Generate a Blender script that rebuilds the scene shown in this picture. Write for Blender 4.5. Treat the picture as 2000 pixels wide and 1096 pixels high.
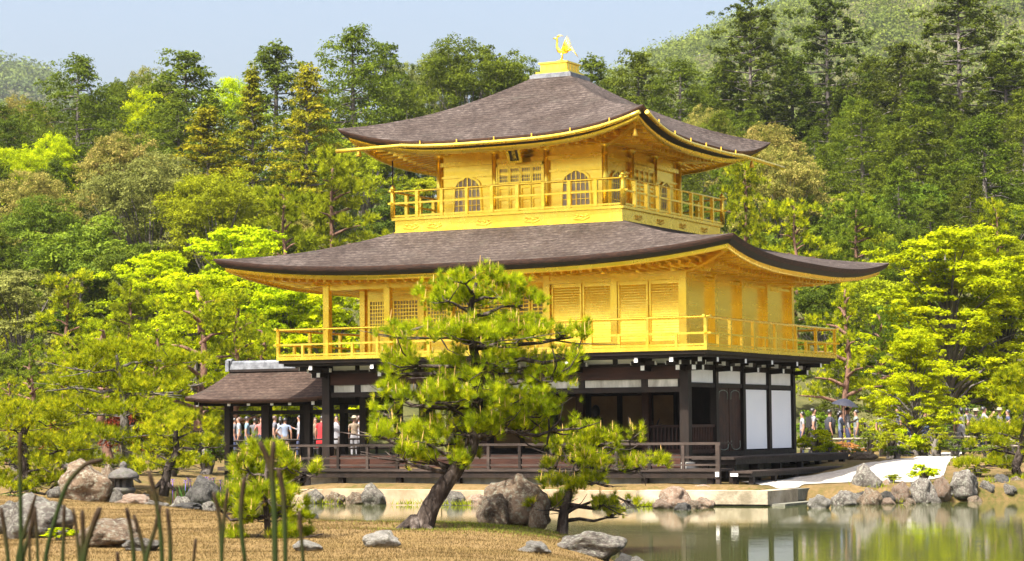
import bpy, math, random, time
import numpy as np
from mathutils import Vector, Matrix, noise as mnoise

T0 = time.time()
for _o in list(bpy.data.objects):
    bpy.data.objects.remove(_o)
scene = bpy.context.scene
col = scene.collection
R = math.radians

# ------------------------------------------------------------------ camera
# world: origin = centre of the pavilion, X east along its front, Y north, z = 0 the pond surface
FPX = 4467.09                                    # focal length in pixels of a 2000 px wide picture
YAW, PIT, ROLL = -0.47316, R(3.6798), -R(0.54235)
CAM = np.array([30.5838, -63.1193, 2.1])
FW = np.array([math.sin(YAW), math.cos(YAW), 0.0])
RT = np.array([math.cos(YAW), -math.sin(YAW), 0.0])
UPV = np.array([0, 0, 1.0])
_F = FW * math.cos(PIT) + UPV * math.sin(PIT)
_U = UPV * math.cos(PIT) - FW * math.sin(PIT)
_c, _s = math.cos(ROLL), math.sin(ROLL)
_cr = _c * RT + _s * _U
_cu = _c * _U - _s * RT
cd = bpy.data.cameras.new('camera')
cam = bpy.data.objects.new('camera', cd)
col.objects.link(cam)
cd.sensor_width = 36.0
cd.lens = FPX / 2000.0 * 36.0
cd.clip_start, cd.clip_end = 0.5, 6000
cam.matrix_world = Matrix(((_cr[0], _cu[0], -_F[0], CAM[0]), (_cr[1], _cu[1], -_F[1], CAM[1]),
                           (_cr[2], _cu[2], -_F[2], CAM[2]), (0, 0, 0, 1)))
cd.dof.use_dof = True
cd.dof.focus_distance = 60.0
cd.dof.aperture_fstop = 7.0
scene.camera = cam

# ------------------------------------------------------------------ sky and sun
SUN_DIR = Vector((-0.20, -0.98, 0.0)).normalized()      # horizontal direction towards the sun
SUN_EL = R(58)
world = bpy.data.worlds.new('World')
scene.world = world
world.use_nodes = True
wn = world.node_tree.nodes
wl = world.node_tree.links
wn.clear()
sky = wn.new('ShaderNodeTexSky')
sky.sky_type = 'NISHITA'
sky.sun_disc = False
sky.sun_elevation = SUN_EL
sky.sun_rotation = math.atan2(SUN_DIR.x, SUN_DIR.y)
sky.altitude = 100
sky.air_density = 1.0
sky.dust_density = 9.0
sky.ozone_density = 1.0
bg = wn.new('ShaderNodeBackground')
bg.inputs['Strength'].default_value = 0.095
wo = wn.new('ShaderNodeOutputWorld')
wl.new(sky.outputs[0], bg.inputs[0])
wl.new(bg.outputs[0], wo.inputs[0])

sl = bpy.data.lights.new('sun', 'SUN')
sl.energy = 4.1
sl.angle = R(0.6)
sl.color = (1.0, 0.955, 0.86)
sun = bpy.data.objects.new('sun', sl)
col.objects.link(sun)
_sd = Vector((SUN_DIR.x * math.cos(SUN_EL), SUN_DIR.y * math.cos(SUN_EL), math.sin(SUN_EL)))
sun.rotation_euler = _sd.to_track_quat('Z', 'Y').to_euler()

vs = scene.view_settings
vs.view_transform = 'Standard'
vs.look = 'None'
vs.exposure = 1.9
vs.gamma = 1.0
vs.use_curve_mapping = False

scene.cycles.max_bounces = 12
scene.cycles.diffuse_bounces = 6
scene.cycles.glossy_bounces = 6

# ------------------------------------------------------------------ helpers
HIDDEN_LIST = [0, 12, 13, 14, 22, 28, 29, 30, 39, 45, 46, 47, 48, 49, 52, 63, 64, 67, 81, 82, 83, 84, 87, 88, 90, 103, 104, 105, 109, 110, 112, 113, 119, 120, 121, 122, 123, 124, 128, 137, 138, 139, 143, 144, 146, 147, 148, 154, 155, 156, 157, 158, 159, 160, 162, 163, 171, 172, 173, 174, 175, 176, 178, 179, 180, 181, 182, 183, 184, 185, 186, 187, 188, 189, 191, 192, 193, 194, 195, 196, 197, 200, 201, 205, 206, 208, 210, 211, 212, 213, 214, 215, 219, 221, 222, 223, 224, 227, 228, 229, 230, 231, 232, 233, 234, 236, 237, 238, 239, 240, 243, 244, 245, 246, 247, 248, 249, 250, 251]
HAZE = 0.00007
rng = np.random.default_rng(7)
random.seed(7)

def dep(px, D, z):
    """point at forward distance D on the column px of the calibrated view, at height z (world metres)"""
    P = CAM + FW * D + RT * ((px - 1000.0) / FPX * D)
    return np.array([P[0], P[1], z])

def zrow(px, row, D):
    """height of the calibrated row at distance D"""
    hor = 548 + FPX * math.tan(PIT) - (px - 1000) * math.tan(-ROLL)
    return CAM[2] + (hor - row) / FPX * D

def tag(o, label=None, cat=None, group=None, kind=None):
    if label: o['label'] = label
    if cat: o['category'] = cat
    if group: o['group'] = group
    if kind: o['kind'] = kind
    return o

def empty(name, loc=(0, 0, 0), rz=0.0, label=None, cat=None, group=None):
    o = bpy.data.objects.new(name, None)
    o.empty_display_size = 0.2
    col.objects.link(o)
    o.location = tuple(float(v) for v in loc)
    o.rotation_euler = (0, 0, rz)
    return tag(o, label, cat, group)

def link(name, me, mat=None, parent=None):
    o = bpy.data.objects.new(name, me)
    col.objects.link(o)
    if mat is not None and len(me.materials) == 0:
        me.materials.append(mat)
    if parent is not None:
        o.parent = parent
    return o

def link_mat(name, me, mats, parent=None):
    """object that shares mesh data but has its own material"""
    o = bpy.data.objects.new(name, me)
    col.objects.link(o)
    if not isinstance(mats, (list, tuple)): mats = [mats]
    while len(me.materials) < len(mats): me.materials.append(None)
    for i, m in enumerate(mats):
        o.material_slots[i].link = 'OBJECT'
        o.material_slots[i].material = m
    if parent is not None: o.parent = parent
    return o

class MB:
    """collects simple shapes into one mesh"""
    def __init__(s): s.v = []; s.f = []; s.sm = []
    def add(s, vs, fs, smooth=False):
        b = len(s.v)
        s.v.extend([tuple(map(float, p)) for p in vs])
        for q in fs:
            s.f.append(tuple(b + i for i in q)); s.sm.append(smooth)
        return s
    def box(s, x0, x1, y0, y1, z0, z1):
        return s.add([(x0, y0, z0), (x1, y0, z0), (x1, y1, z0), (x0, y1, z0), (x0, y0, z1), (x1, y0, z1), (x1, y1, z1), (x0, y1, z1)],
                     [(3, 2, 1, 0), (4, 5, 6, 7), (0, 1, 5, 4), (1, 2, 6, 5), (2, 3, 7, 6), (3, 0, 4, 7)])
    def beam(s, a, b, w, h, up=(0, 0, 1), taper=1.0):
        a = Vector(a); b = Vector(b); d = (b - a).normalized(); u = Vector(up)
        r = d.cross(u)
        if r.length < 1e-5: r = d.cross(Vector((1, 0, 0)))
        r.normalize(); u = r.cross(d)
        vs = []
        for p, k in ((a, 1.0), (b, taper)):
            for sx, sy in ((-1, -1), (1, -1), (1, 1), (-1, 1)):
                vs.append(p + r * (sx * w / 2 * k) + u * (sy * h / 2 * k))
        return s.add(vs, [(3, 2, 1, 0), (4, 5, 6, 7), (0, 1, 5, 4), (1, 2, 6, 5), (2, 3, 7, 6), (3, 0, 4, 7)])
    def tube(s, pts, rad, n=8, cap=True, smooth=True, jit=0.0, rnd=None):
        pts = [Vector(p) for p in pts]
        if not isinstance(rad, (list, tuple)): rad = [rad] * len(pts)
        vs = []; ref = None
        for i, p in enumerate(pts):
            d = (pts[min(i + 1, len(pts) - 1)] - pts[max(i - 1, 0)])
            d = d.normalized() if d.length > 1e-9 else Vector((0, 0, 1))
            if ref is None:
                ref = d.orthogonal().normalized()
            ref = (ref - d * ref.dot(d))
            ref = ref.normalized() if ref.length > 1e-6 else d.orthogonal().normalized()
            q = d.cross(ref)
            for k in range(n):
                a = 2 * math.pi * k / n
                rr = rad[i] * (1 + (jit * (rnd.random() - .5) * 2 if rnd else 0))
                vs.append(p + (ref * math.cos(a) + q * math.sin(a)) * rr)
        fs = []
        for i in range(len(pts) - 1):
            for k in range(n):
                k2 = (k + 1) % n
                fs.append((i * n + k, i * n + k2, (i + 1) * n + k2, (i + 1) * n + k))
        s.add(vs, fs, smooth)
        if cap:
            b = len(s.v) - len(vs)
            s.f.append(tuple(b + k for k in reversed(range(n)))); s.sm.append(False)
            s.f.append(tuple(b + (len(pts) - 1) * n + k for k in range(n))); s.sm.append(False)
        return s
    def lathe(s, c, prof, n=12, smooth=True, sq=False):
        """prof: list of (radius, z)"""
        vs = []; off = math.pi / n
        for r, z in prof:
            for k in range(n):
                a = 2 * math.pi * k / n + off
                vs.append((c[0] + r * math.cos(a), c[1] + r * math.sin(a), c[2] + z))
        fs = []
        for i in range(len(prof) - 1):
            for k in range(n):
                k2 = (k + 1) % n
                fs.append((i * n + k, i * n + k2, (i + 1) * n + k2, (i + 1) * n + k))
        fs.append(tuple(reversed(range(n)))); fs.append(tuple((len(prof) - 1) * n + k for k in range(n)))
        return s.add(vs, fs, smooth)
    def grid(s, P, smooth=True, flip=False):
        """P: rows of points"""
        nr, nc = len(P), len(P[0])
        vs = [p for r in P for p in r]; fs = []
        for i in range(nr - 1):
            for j in range(nc - 1):
                q = (i * nc + j, i * nc + j + 1, (i + 1) * nc + j + 1, (i + 1) * nc + j)
                fs.append(q[::-1] if flip else q)
        return s.add(vs, fs, smooth)
    def mesh(s, name):
        me = bpy.data.meshes.new(name)
        me.from_pydata(s.v, [], s.f)
        me.polygons.foreach_set('use_smooth', s.sm)
        me.update()
        return me
    def build(s, name, mat, parent=None, kind=None):
        o = link(name, s.mesh(name), mat, parent)
        if kind: o['kind'] = kind
        return o

def np_mesh(name, V, nper, tint=None):
    """V (n*nper,3): separate polygons of nper corners"""
    n = len(V) // nper
    me = bpy.data.meshes.new(name)
    me.vertices.add(len(V)); me.vertices.foreach_set('co', np.ascontiguousarray(V, dtype=np.float32).ravel())
    me.loops.add(len(V)); me.loops.foreach_set('vertex_index', np.arange(len(V), dtype=np.int32))
    me.polygons.add(n); me.polygons.foreach_set('loop_start', np.arange(n, dtype=np.int32) * nper)
    if tint is not None:
        at = me.attributes.new('tint', 'FLOAT', 'FACE')
        at.data.foreach_set('value', np.ascontiguousarray(tint, dtype=np.float32))
    me.update(calc_edges=True)
    return me

def unit(a):
    return a / np.maximum(np.linalg.norm(a, axis=-1, keepdims=True), 1e-9)

def cards(P, N, size, aspect, rg, axis=None):
    """diamond leaf cards at P with normals N; returns (n*4,3)"""
    n = len(P); N = unit(N)
    a = rg.normal(size=(n, 3)) if axis is None else axis + 0.0
    B = unit(a - N * np.sum(a * N, axis=1, keepdims=True))
    T = np.cross(N, B)
    s = (size * (0.5 + 1.1 * rg.random(n) ** 1.6))[:, None]
    V = np.empty((n, 4, 3))
    V[:, 0] = P - B * s; V[:, 1] = P + T * s * aspect + N * s * 0.12
    V[:, 2] = P + B * s; V[:, 3] = P - T * s * aspect + N * s * 0.12
    return V.reshape(-1, 3)

def needles(P, A, length, width, rg):
    """thin triangles from P along A; returns (n*3,3)"""
    n = len(P); A = unit(A)
    S = unit(np.cross(A, rg.normal(size=(n, 3))))
    L = (length * (0.7 + 0.6 * rg.random(n)))[:, None]
    V = np.empty((n, 3, 3))
    V[:, 0] = P - S * width / 2; V[:, 1] = P + S * width / 2; V[:, 2] = P + A * L
    return V.reshape(-1, 3)

# ------------------------------------------------------------------ materials
def newmat(name):
    m = bpy.data.materials.new(name); m.use_nodes = True
    nt = m.node_tree; nt.nodes.clear()
    out = nt.nodes.new('ShaderNodeOutputMaterial')
    return m, nt, nt.nodes, nt.links, out

def ramp(nd, pts):
    r = nd.new('ShaderNodeValToRGB')
    el = r.color_ramp.elements
    while len(el) < len(pts): el.new(0.5)
    for e, (p, c) in zip(el, pts):
        e.position = p; e.color = (*c, 1) if len(c) == 3 else c
    return r

def surf(name, c1, c2, scale=4.0, rough=0.7, metal=0.0, bump=0.0, bscale=None, stretch=(1, 1, 1), detail=6, c3=None, p=(0.35, 0.65), spec=0.5, rvar=0.0, coord='Object'):
    m, nt, nd, lk, out = newmat(name)
    b = nd.new('ShaderNodeBsdfPrincipled')
    tc = nd.new('ShaderNodeTexCoord'); mp = nd.new('ShaderNodeMapping')
    mp.inputs['Scale'].default_value = stretch
    lk.new(tc.outputs[coord], mp.inputs[0])
    n1 = nd.new('ShaderNodeTexNoise'); n1.inputs['Scale'].default_value = scale; n1.inputs['Detail'].default_value = detail
    n1.inputs['Roughness'].default_value = 0.65
    lk.new(mp.outputs[0], n1.inputs['Vector'])
    pts = [(p[0], c1), (p[1], c2)] if c3 is None else [(p[0], c1), ((p[0] + p[1]) / 2, c2), (p[1], c3)]
    r = ramp(nd, pts)
    lk.new(n1.outputs['Fac'], r.inputs[0]); lk.new(r.outputs[0], b.inputs['Base Color'])
    b.inputs['Roughness'].default_value = rough; b.inputs['Metallic'].default_value = metal
    b.inputs['Specular IOR Level'].default_value = spec
    if rvar:
        mr = nd.new('ShaderNodeMapRange'); mr.inputs['To Min'].default_value = rough - rvar; mr.inputs['To Max'].default_value = rough + rvar
        lk.new(n1.outputs['Fac'], mr.inputs[0]); lk.new(mr.outputs[0], b.inputs['Roughness'])
    if bump:
        n2 = nd.new('ShaderNodeTexNoise'); n2.inputs['Scale'].default_value = bscale or scale * 3; n2.inputs['Detail'].default_value = 8
        lk.new(mp.outputs[0], n2.inputs['Vector'])
        bp = nd.new('ShaderNodeBump'); bp.inputs['Strength'].default_value = bump; bp.inputs['Distance'].default_value = 0.05
        lk.new(n2.outputs['Fac'], bp.inputs['Height']); lk.new(bp.outputs[0], b.inputs['Normal'])
    lk.new(b.outputs[0], out.inputs[0])
    return m

def leafmat(name, dark, light, trans=0.35, hue=0.02, val=0.25, third=None, rough=0.6, spec=0.06):
    m, nt, nd, lk, out = newmat(name)
    at = nd.new('ShaderNodeAttribute'); at.attribute_name = 'tint'
    pts = [(0.0, dark), (1.0, light)] if third is None else [(0.0, dark), (0.62, light), (1.0, third)]
    r = ramp(nd, pts)
    lk.new(at.outputs['Fac'], r.inputs[0])
    oi = nd.new('ShaderNodeObjectInfo')
    hs = nd.new('ShaderNodeHueSaturation')
    m1 = nd.new('ShaderNodeMapRange'); m1.inputs['To Min'].default_value = 0.5 - hue; m1.inputs['To Max'].default_value = 0.5 + hue
    m2 = nd.new('ShaderNodeMapRange'); m2.inputs['To Min'].default_value = 1 - val; m2.inputs['To Max'].default_value = 1 + val
    ml = nd.new('ShaderNodeMath'); ml.operation = 'MULTIPLY'; ml.inputs[1].default_value = 7.31
    fr = nd.new('ShaderNodeMath'); fr.operation = 'FRACT'
    lk.new(oi.outputs['Random'], m1.inputs[0]); lk.new(oi.outputs['Random'], ml.inputs[0]); lk.new(ml.outputs[0], fr.inputs[0]); lk.new(fr.outputs[0], m2.inputs[0])
    lk.new(m1.outputs[0], hs.inputs['Hue']); lk.new(m2.outputs[0], hs.inputs['Value']); lk.new(r.outputs[0], hs.inputs['Color'])
    b = nd.new('ShaderNodeBsdfPrincipled'); b.inputs['Roughness'].default_value = rough; b.inputs['Specular IOR Level'].default_value = spec
    lk.new(hs.outputs[0], b.inputs['Base Color'])
    t = nd.new('ShaderNodeBsdfTranslucent'); lk.new(hs.outputs[0], t.inputs[0])
    mx = nd.new('ShaderNodeMixShader'); mx.inputs[0].default_value = trans
    lk.new(b.outputs[0], mx.inputs[1]); lk.new(t.outputs[0], mx.inputs[2]); lk.new(mx.outputs[0], out.inputs[0])
    return m

def flat(name, c, rough=0.6, metal=0.0, spec=0.5):
    m, nt, nd, lk, out = newmat(name)
    b = nd.new('ShaderNodeBsdfPrincipled'); b.inputs['Base Color'].default_value = (*c, 1)
    b.inputs['Roughness'].default_value = rough; b.inputs['Metallic'].default_value = metal; b.inputs['Specular IOR Level'].default_value = spec
    lk.new(b.outputs[0], out.inputs[0])
    return m

M = {}
M['gold'] = surf('gold leaf', (0.88, 0.62, 0.055), (0.95, 0.725, 0.115), 1.2, 0.27, 0.86, 0.012, 22, rvar=0.06)
M['gold_board'] = surf('gold leafed boards', (0.89, 0.635, 0.06), (0.96, 0.75, 0.135), 1.0, 0.26, 0.86, 0.015, 9, stretch=(.35, .35, 7), rvar=0.06)
M['gold_dark'] = surf('aged gold', (0.75, 0.45, 0.05), (0.86, 0.56, 0.08), 5, 0.5, 0.85, 0.1, 30)
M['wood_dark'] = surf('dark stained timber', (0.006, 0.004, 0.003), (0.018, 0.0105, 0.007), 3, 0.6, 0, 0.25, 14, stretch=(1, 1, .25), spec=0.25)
M['wood_red'] = surf('reddish brown timber', (0.022, 0.009, 0.006), (0.05, 0.018, 0.010), 3, 0.6, 0, 0.2, 14, stretch=(.3, 1, 1), spec=0.25)
M['wood_grey'] = surf('weathered deck timber', (0.016, 0.0115, 0.009), (0.055, 0.040, 0.033), 2.5, 0.75, 0, 0.3, 12, stretch=(.25, 1, 1), spec=0.2)
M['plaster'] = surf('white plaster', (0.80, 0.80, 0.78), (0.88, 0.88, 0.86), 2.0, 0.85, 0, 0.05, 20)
M['plaster_grey_shaded'] = surf('grey and shade toned plaster', (0.30, 0.29, 0.25), (0.58, 0.57, 0.52), 2.2, 0.9, 0, 0.15, 12, stretch=(1.6, 1, .5))  # grey-white plinth plaster; on the front transoms, white plaster with shade in the colour
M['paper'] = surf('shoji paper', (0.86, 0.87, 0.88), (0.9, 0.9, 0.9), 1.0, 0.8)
M['white_paint'] = surf('white painted beam ends', (0.6, 0.6, 0.58), (0.82, 0.82, 0.8), 12, 0.7)
M['lacquer'] = surf('black lacquer', (0.008, 0.006, 0.005), (0.02, 0.014, 0.01), 4, 0.45)
M['tan_panel'] = surf('tan sliding panels', (0.17, 0.095, 0.036), (0.24, 0.14, 0.055), 1.5, 0.7)
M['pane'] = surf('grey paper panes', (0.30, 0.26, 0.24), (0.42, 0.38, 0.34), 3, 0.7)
M['bronze'] = surf('verdigris bronze', (0.10, 0.14, 0.11), (0.24, 0.28, 0.22), 14, 0.5, 0.4)
M['tile'] = surf('grey ridge tile', (0.075, 0.08, 0.09), (0.19, 0.20, 0.22), 5, 0.55, 0, 0.2, 20)
M['eave_edge'] = surf('bark eave edge', (0.022, 0.011, 0.008), (0.085, 0.036, 0.022), 6, 0.85, 0, 0.5, 30, stretch=(1, 1, 6))
M['eave_black'] = surf('black eave board', (0.007, 0.006, 0.006), (0.016, 0.013, 0.012), 6, 0.7)

def gild(m):
    """squares of leaf: every sheet a little different in tone and gloss"""
    nt = m.node_tree; nd = nt.nodes; lk = nt.links; b = next(n for n in nd if n.type == 'BSDF_PRINCIPLED')
    tc = nd.new('ShaderNodeTexCoord'); sn = nd.new('ShaderNodeVectorMath'); sn.operation = 'SNAP'; sn.inputs[1].default_value = (.13, .13, .13)
    wn_ = nd.new('ShaderNodeTexWhiteNoise'); wn_.noise_dimensions = '3D'
    lk.new(tc.outputs['Object'], sn.inputs[0]); lk.new(sn.outputs[0], wn_.inputs['Vector'])
    r = ramp(nd, [(0, (.94, .925, .90)), (1, (1.0, 1.0, 1.0))]); lk.new(wn_.outputs['Value'], r.inputs[0])
    src = b.inputs['Base Color'].links[0].from_socket
    mx = nd.new('ShaderNodeMix'); mx.data_type = 'RGBA'; mx.blend_type = 'MULTIPLY'; mx.inputs['Factor'].default_value = 1
    lk.new(src, mx.inputs['A']); lk.new(r.outputs[0], mx.inputs['B']); lk.new(mx.outputs['Result'], b.inputs['Base Color'])
gild(M['gold']); gild(M['gold_board'])

def roofmat(name, c1, c2, c3):
    """layered cypress bark: fine courses, streaky fibres, bleached and mossy weathering"""
    m, nt, nd, lk, out = newmat(name)
    b = nd.new('ShaderNodeBsdfPrincipled'); b.inputs['Roughness'].default_value = 0.9; b.inputs['Specular IOR Level'].default_value = 0.2
    tc = nd.new('ShaderNodeTexCoord')
    mp = nd.new('ShaderNodeMapping'); mp.inputs['Scale'].default_value = (2.2, 2.2, 7)
    lk.new(tc.outputs['Object'], mp.inputs[0])
    n1 = nd.new('ShaderNodeTexNoise'); n1.inputs['Scale'].default_value = 2.6; n1.inputs['Detail'].default_value = 10; n1.inputs['Roughness'].default_value = 0.82
    lk.new(mp.outputs[0], n1.inputs['Vector'])
    n2 = nd.new('ShaderNodeTexNoise'); n2.inputs['Scale'].default_value = 0.7; n2.inputs['Detail'].default_value = 6
    lk.new(tc.outputs['Object'], n2.inputs['Vector'])
    r = ramp(nd, [(0.36, c1), (0.5, c2), (0.64, c3)])
    lk.new(n1.outputs['Fac'], r.inputs[0])
    r2 = ramp(nd, [(0.35, (0.66, 0.60, 0.56)), (0.68, (1.2, 1.2, 1.2))])
    lk.new(n2.outputs['Fac'], r2.inputs[0])
    mx = nd.new('ShaderNodeMix'); mx.data_type = 'RGBA'; mx.blend_type = 'MULTIPLY'; mx.inputs['Factor'].default_value = 1
    lk.new(r.outputs[0], mx.inputs['A']); lk.new(r2.outputs[0], mx.inputs['B'])
    wv = nd.new('ShaderNodeTexWave'); wv.bands_direction = 'Z'; wv.inputs['Scale'].default_value = 3.4; wv.inputs['Distortion'].default_value = 5.0; wv.inputs['Detail'].default_value = 5; wv.inputs['Detail Scale'].default_value = 2.5
    lk.new(tc.outputs['Object'], wv.inputs['Vector'])
    r3 = ramp(nd, [(0.0, (.66, .62, .60)), (.5, (1.0, 1.0, 1.0)), (1.0, (1.14, 1.14, 1.13))]); lk.new(wv.outputs['Fac'], r3.inputs[0])
    mx3 = nd.new('ShaderNodeMix'); mx3.data_type = 'RGBA'; mx3.blend_type = 'MULTIPLY'; mx3.inputs['Factor'].default_value = 1
    lk.new(mx.outputs['Result'], mx3.inputs['A']); lk.new(r3.outputs[0], mx3.inputs['B'])
    n4 = nd.new('ShaderNodeTexNoise'); n4.inputs['Scale'].default_value = 1.3; n4.inputs['Detail'].default_value = 9; n4.inputs['Roughness'].default_value = .75
    lk.new(tc.outputs['Object'], n4.inputs['Vector'])
    r4 = ramp(nd, [(.56, (0, 0, 0)), (.72, (.55, .55, .55))]); lk.new(n4.outputs['Fac'], r4.inputs[0])
    mx4 = nd.new('ShaderNodeMix'); mx4.data_type = 'RGBA'; mx4.inputs['B'].default_value = (.062, .060, .048, 1)
    lk.new(r4.outputs[0], mx4.inputs['Factor']); lk.new(mx3.outputs['Result'], mx4.inputs['A']); lk.new(mx4.outputs['Result'], b.inputs['Base Color'])
    bp = nd.new('ShaderNodeBump'); bp.inputs['Strength'].default_value = 0.9; bp.inputs['Distance'].default_value = 0.06
    lk.new(n1.outputs['Fac'], bp.inputs['Height']); lk.new(bp.outputs[0], b.inputs['Normal'])
    lk.new(b.outputs[0], out.inputs[0])
    return m
M['roof'] = roofmat('cypress bark shingles', (0.013, 0.0095, 0.008), (0.050, 0.0385, 0.0335), (0.112, 0.092, 0.082))
M['roof_small'] = roofmat('brown cypress bark shingles', (0.018, 0.011, 0.008), (0.05, 0.033, 0.025), (0.095, 0.068, 0.055))

def rockmat(name, c1, c2, c3, lichen=(0.42, 0.42, 0.36)):
    m, nt, nd, lk, out = newmat(name)
    b = nd.new('ShaderNodeBsdfPrincipled'); b.inputs['Roughness'].default_value = 0.9; b.inputs['Specular IOR Level'].default_value = 0.25
    tc = nd.new('ShaderNodeTexCoord')
    oi = nd.new('ShaderNodeObjectInfo')
    ad = nd.new('ShaderNodeVectorMath'); ad.operation = 'ADD'
    sc = nd.new('ShaderNodeVectorMath'); sc.operation = 'SCALE'; sc.inputs['Scale'].default_value = 20
    lk.new(oi.outputs['Location'], sc.inputs[0]); lk.new(tc.outputs['Object'], ad.inputs[0]); lk.new(sc.outputs[0], ad.inputs[1])
    n1 = nd.new('ShaderNodeTexNoise'); n1.inputs['Scale'].default_value = 2.2; n1.inputs['Detail'].default_value = 10; n1.inputs['Roughness'].default_value = 0.7
    lk.new(ad.outputs[0], n1.inputs['Vector'])
    r = ramp(nd, [(0.32, c1), (0.5, c2), (0.68, c3)]); lk.new(n1.outputs['Fac'], r.inputs[0])
    n2 = nd.new('ShaderNodeTexNoise'); n2.inputs['Scale'].default_value = 7; n2.inputs['Detail'].default_value = 5; n2.inputs['Roughness'].default_value = 0.7
    lk.new(ad.outputs[0], n2.inputs['Vector'])
    r2 = ramp(nd, [(0.50, (0, 0, 0)), (0.62, (1, 1, 1))]); lk.new(n2.outputs['Fac'], r2.inputs[0])
    mx = nd.new('ShaderNodeMix'); mx.data_type = 'RGBA'; mx.inputs['B'].default_value = (*lichen, 1)
    lk.new(r2.outputs[0], mx.inputs['Factor']); lk.new(r.outputs[0], mx.inputs['A'])
    hs = nd.new('ShaderNodeHueSaturation'); mr = nd.new('ShaderNodeMapRange'); mr.inputs['To Min'].default_value = 0.75; mr.inputs['To Max'].default_value = 1.25
    lk.new(oi.outputs['Random'], mr.inputs[0]); lk.new(mr.outputs[0], hs.inputs['Value']); lk.new(mx.outputs['Result'], hs.inputs['Color'])
    lk.new(hs.outputs[0], b.inputs['Base Color'])
    n3 = nd.new('ShaderNodeTexNoise'); n3.inputs['Scale'].default_value = 9; n3.inputs['Detail'].default_value = 10; n3.inputs['Roughness'].default_value = 0.75
    lk.new(ad.outputs[0], n3.inputs['Vector'])
    bp = nd.new('ShaderNodeBump'); bp.inputs['Strength'].default_value = 1.0; bp.inputs['Distance'].default_value = 0.12
    lk.new(n3.outputs['Fac'], bp.inputs['Height']); lk.new(bp.outputs[0], b.inputs['Normal'])
    lk.new(b.outputs[0], out.inputs[0])
    return m
M['rock_grey'] = rockmat('grey lichened rock', (0.0396, 0.0346, 0.0302), (0.1080, 0.0936, 0.0806), (0.1872, 0.1692, 0.1476), (0.2376, 0.2376, 0.1944))
M['rock_brown'] = rockmat('brown rock', (0.045, 0.029, 0.019), (0.13, 0.088, 0.057), (0.225, 0.165, 0.112), (0.23, 0.22, 0.165))
M['rock_pink'] = rockmat('pinkish tan rock', (0.1080, 0.0648, 0.0432), (0.2088, 0.1404, 0.0972), (0.2736, 0.2016, 0.1476), (0.2592, 0.2376, 0.1872))
M['rock_white'] = rockmat('pale rock', (0.1152, 0.1044, 0.0900), (0.2592, 0.2448, 0.2160), (0.3744, 0.3600, 0.3312), (0.1440, 0.1368, 0.1008))
M['rock_dark'] = rockmat('dark wet rock', (0.0216, 0.0202, 0.0194), (0.0540, 0.0504, 0.0468), (0.1080, 0.1008, 0.0936), (0.0936, 0.0936, 0.0792))
M['stone_tan'] = surf('tan foundation stone', (0.2160, 0.1512, 0.0864), (0.3600, 0.2736, 0.1800), 1.3, 0.9, 0, 0.25, 10)
M['stone_slab'] = surf('pale stone slab', (0.1440, 0.1188, 0.0756), (0.2736, 0.2304, 0.1620), 1.3, 0.9, 0, 0.35, 12, c3=(0.3312, 0.2952, 0.2304))
M['stone_moss'] = surf('mossy dark slab', (0.0504, 0.0540, 0.0396), (0.1584, 0.1512, 0.1152), 2.2, 0.9, 0, 0.3, 14)
M['lantern'] = rockmat('granite lantern', (0.08, 0.073, 0.067), (0.15, 0.138, 0.127), (0.22, 0.206, 0.19), (0.13, 0.13, 0.10))
M['gravel'] = surf('white gravel', (0.24, 0.225, 0.20), (0.40, 0.38, 0.345), 9, 0.95, 0, 0.6, 60, detail=10)
M['bark_pine'] = surf('pine bark', (0.010, 0.0075, 0.006), (0.042, 0.031, 0.025), 9, 0.95, 0, 1.0, 16, stretch=(1, 1, .4), c3=(0.15, 0.125, 0.11), p=(.32, .72), spec=0.2)
M['bark_red'] = surf('red pine bark', (0.07, 0.035, 0.022), (0.19, 0.10, 0.065), 7, 0.95, 0, 0.8, 20, stretch=(1, 1, .35))
M['bark_grey'] = surf('grey bark', (0.05, 0.042, 0.036), (0.15, 0.13, 0.115), 5, 0.95, 0, 0.8, 16, stretch=(1, 1, .3))
# foliage: (deep tone, bright tone)
M['hinoki'] = leafmat('cypress foliage', (0.042, 0.063, 0.005), (0.118, 0.152, 0.009), 0.42, 0.012, 0.2)
M['sugi'] = leafmat('cedar foliage', (0.030, 0.046, 0.004), (0.092, 0.120, 0.007), 0.40, 0.010, 0.18)
M['sugi_gold'] = leafmat('olive gold cedar foliage', (0.11, 0.125, 0.006), (0.25, 0.25, 0.008), 0.42, 0.010, 0.15, third=(0.29, 0.255, 0.010))
M['oak'] = leafmat('evergreen broadleaf foliage', (0.045, 0.075, 0.006), (0.15, 0.20, 0.010), 0.42, 0.018, 0.28, spec=0.1)
M['lime'] = leafmat('fresh lime foliage', (0.20, 0.27, 0.0015), (0.36, 0.435, 0.002), 0.52, 0.010, 0.12, third=(0.49, 0.53, 0.003))
M['olive'] = leafmat('yellowish green foliage', (0.13, 0.155, 0.004), (0.30, 0.325, 0.008), 0.45, 0.012, 0.2)
M['tan'] = leafmat('tan flowering crown', (0.12, 0.13, 0.02), (0.25, 0.235, 0.045), 0.42, 0.01, 0.12, third=(0.36, 0.29, 0.08))
M['grey_leaf'] = leafmat('greyish green crown', (0.12, 0.135, 0.03), (0.25, 0.265, 0.06), 0.42, 0.012, 0.18)
M['pine'] = leafmat('pine needles', (0.115, 0.155, 0.005), (0.34, 0.39, 0.007), 0.52, 0.010, 0.12, third=(0.52, 0.51, 0.010))
M['pine_dark'] = leafmat('deep green pine needles', (0.06, 0.095, 0.008), (0.18, 0.235, 0.014), 0.45, 0.014, 0.2)
M['red_leaf'] = leafmat('red leaves', (0.07, 0.02, 0.008), (0.20, 0.05, 0.014), 0.35, 0.01, 0.2)
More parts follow.
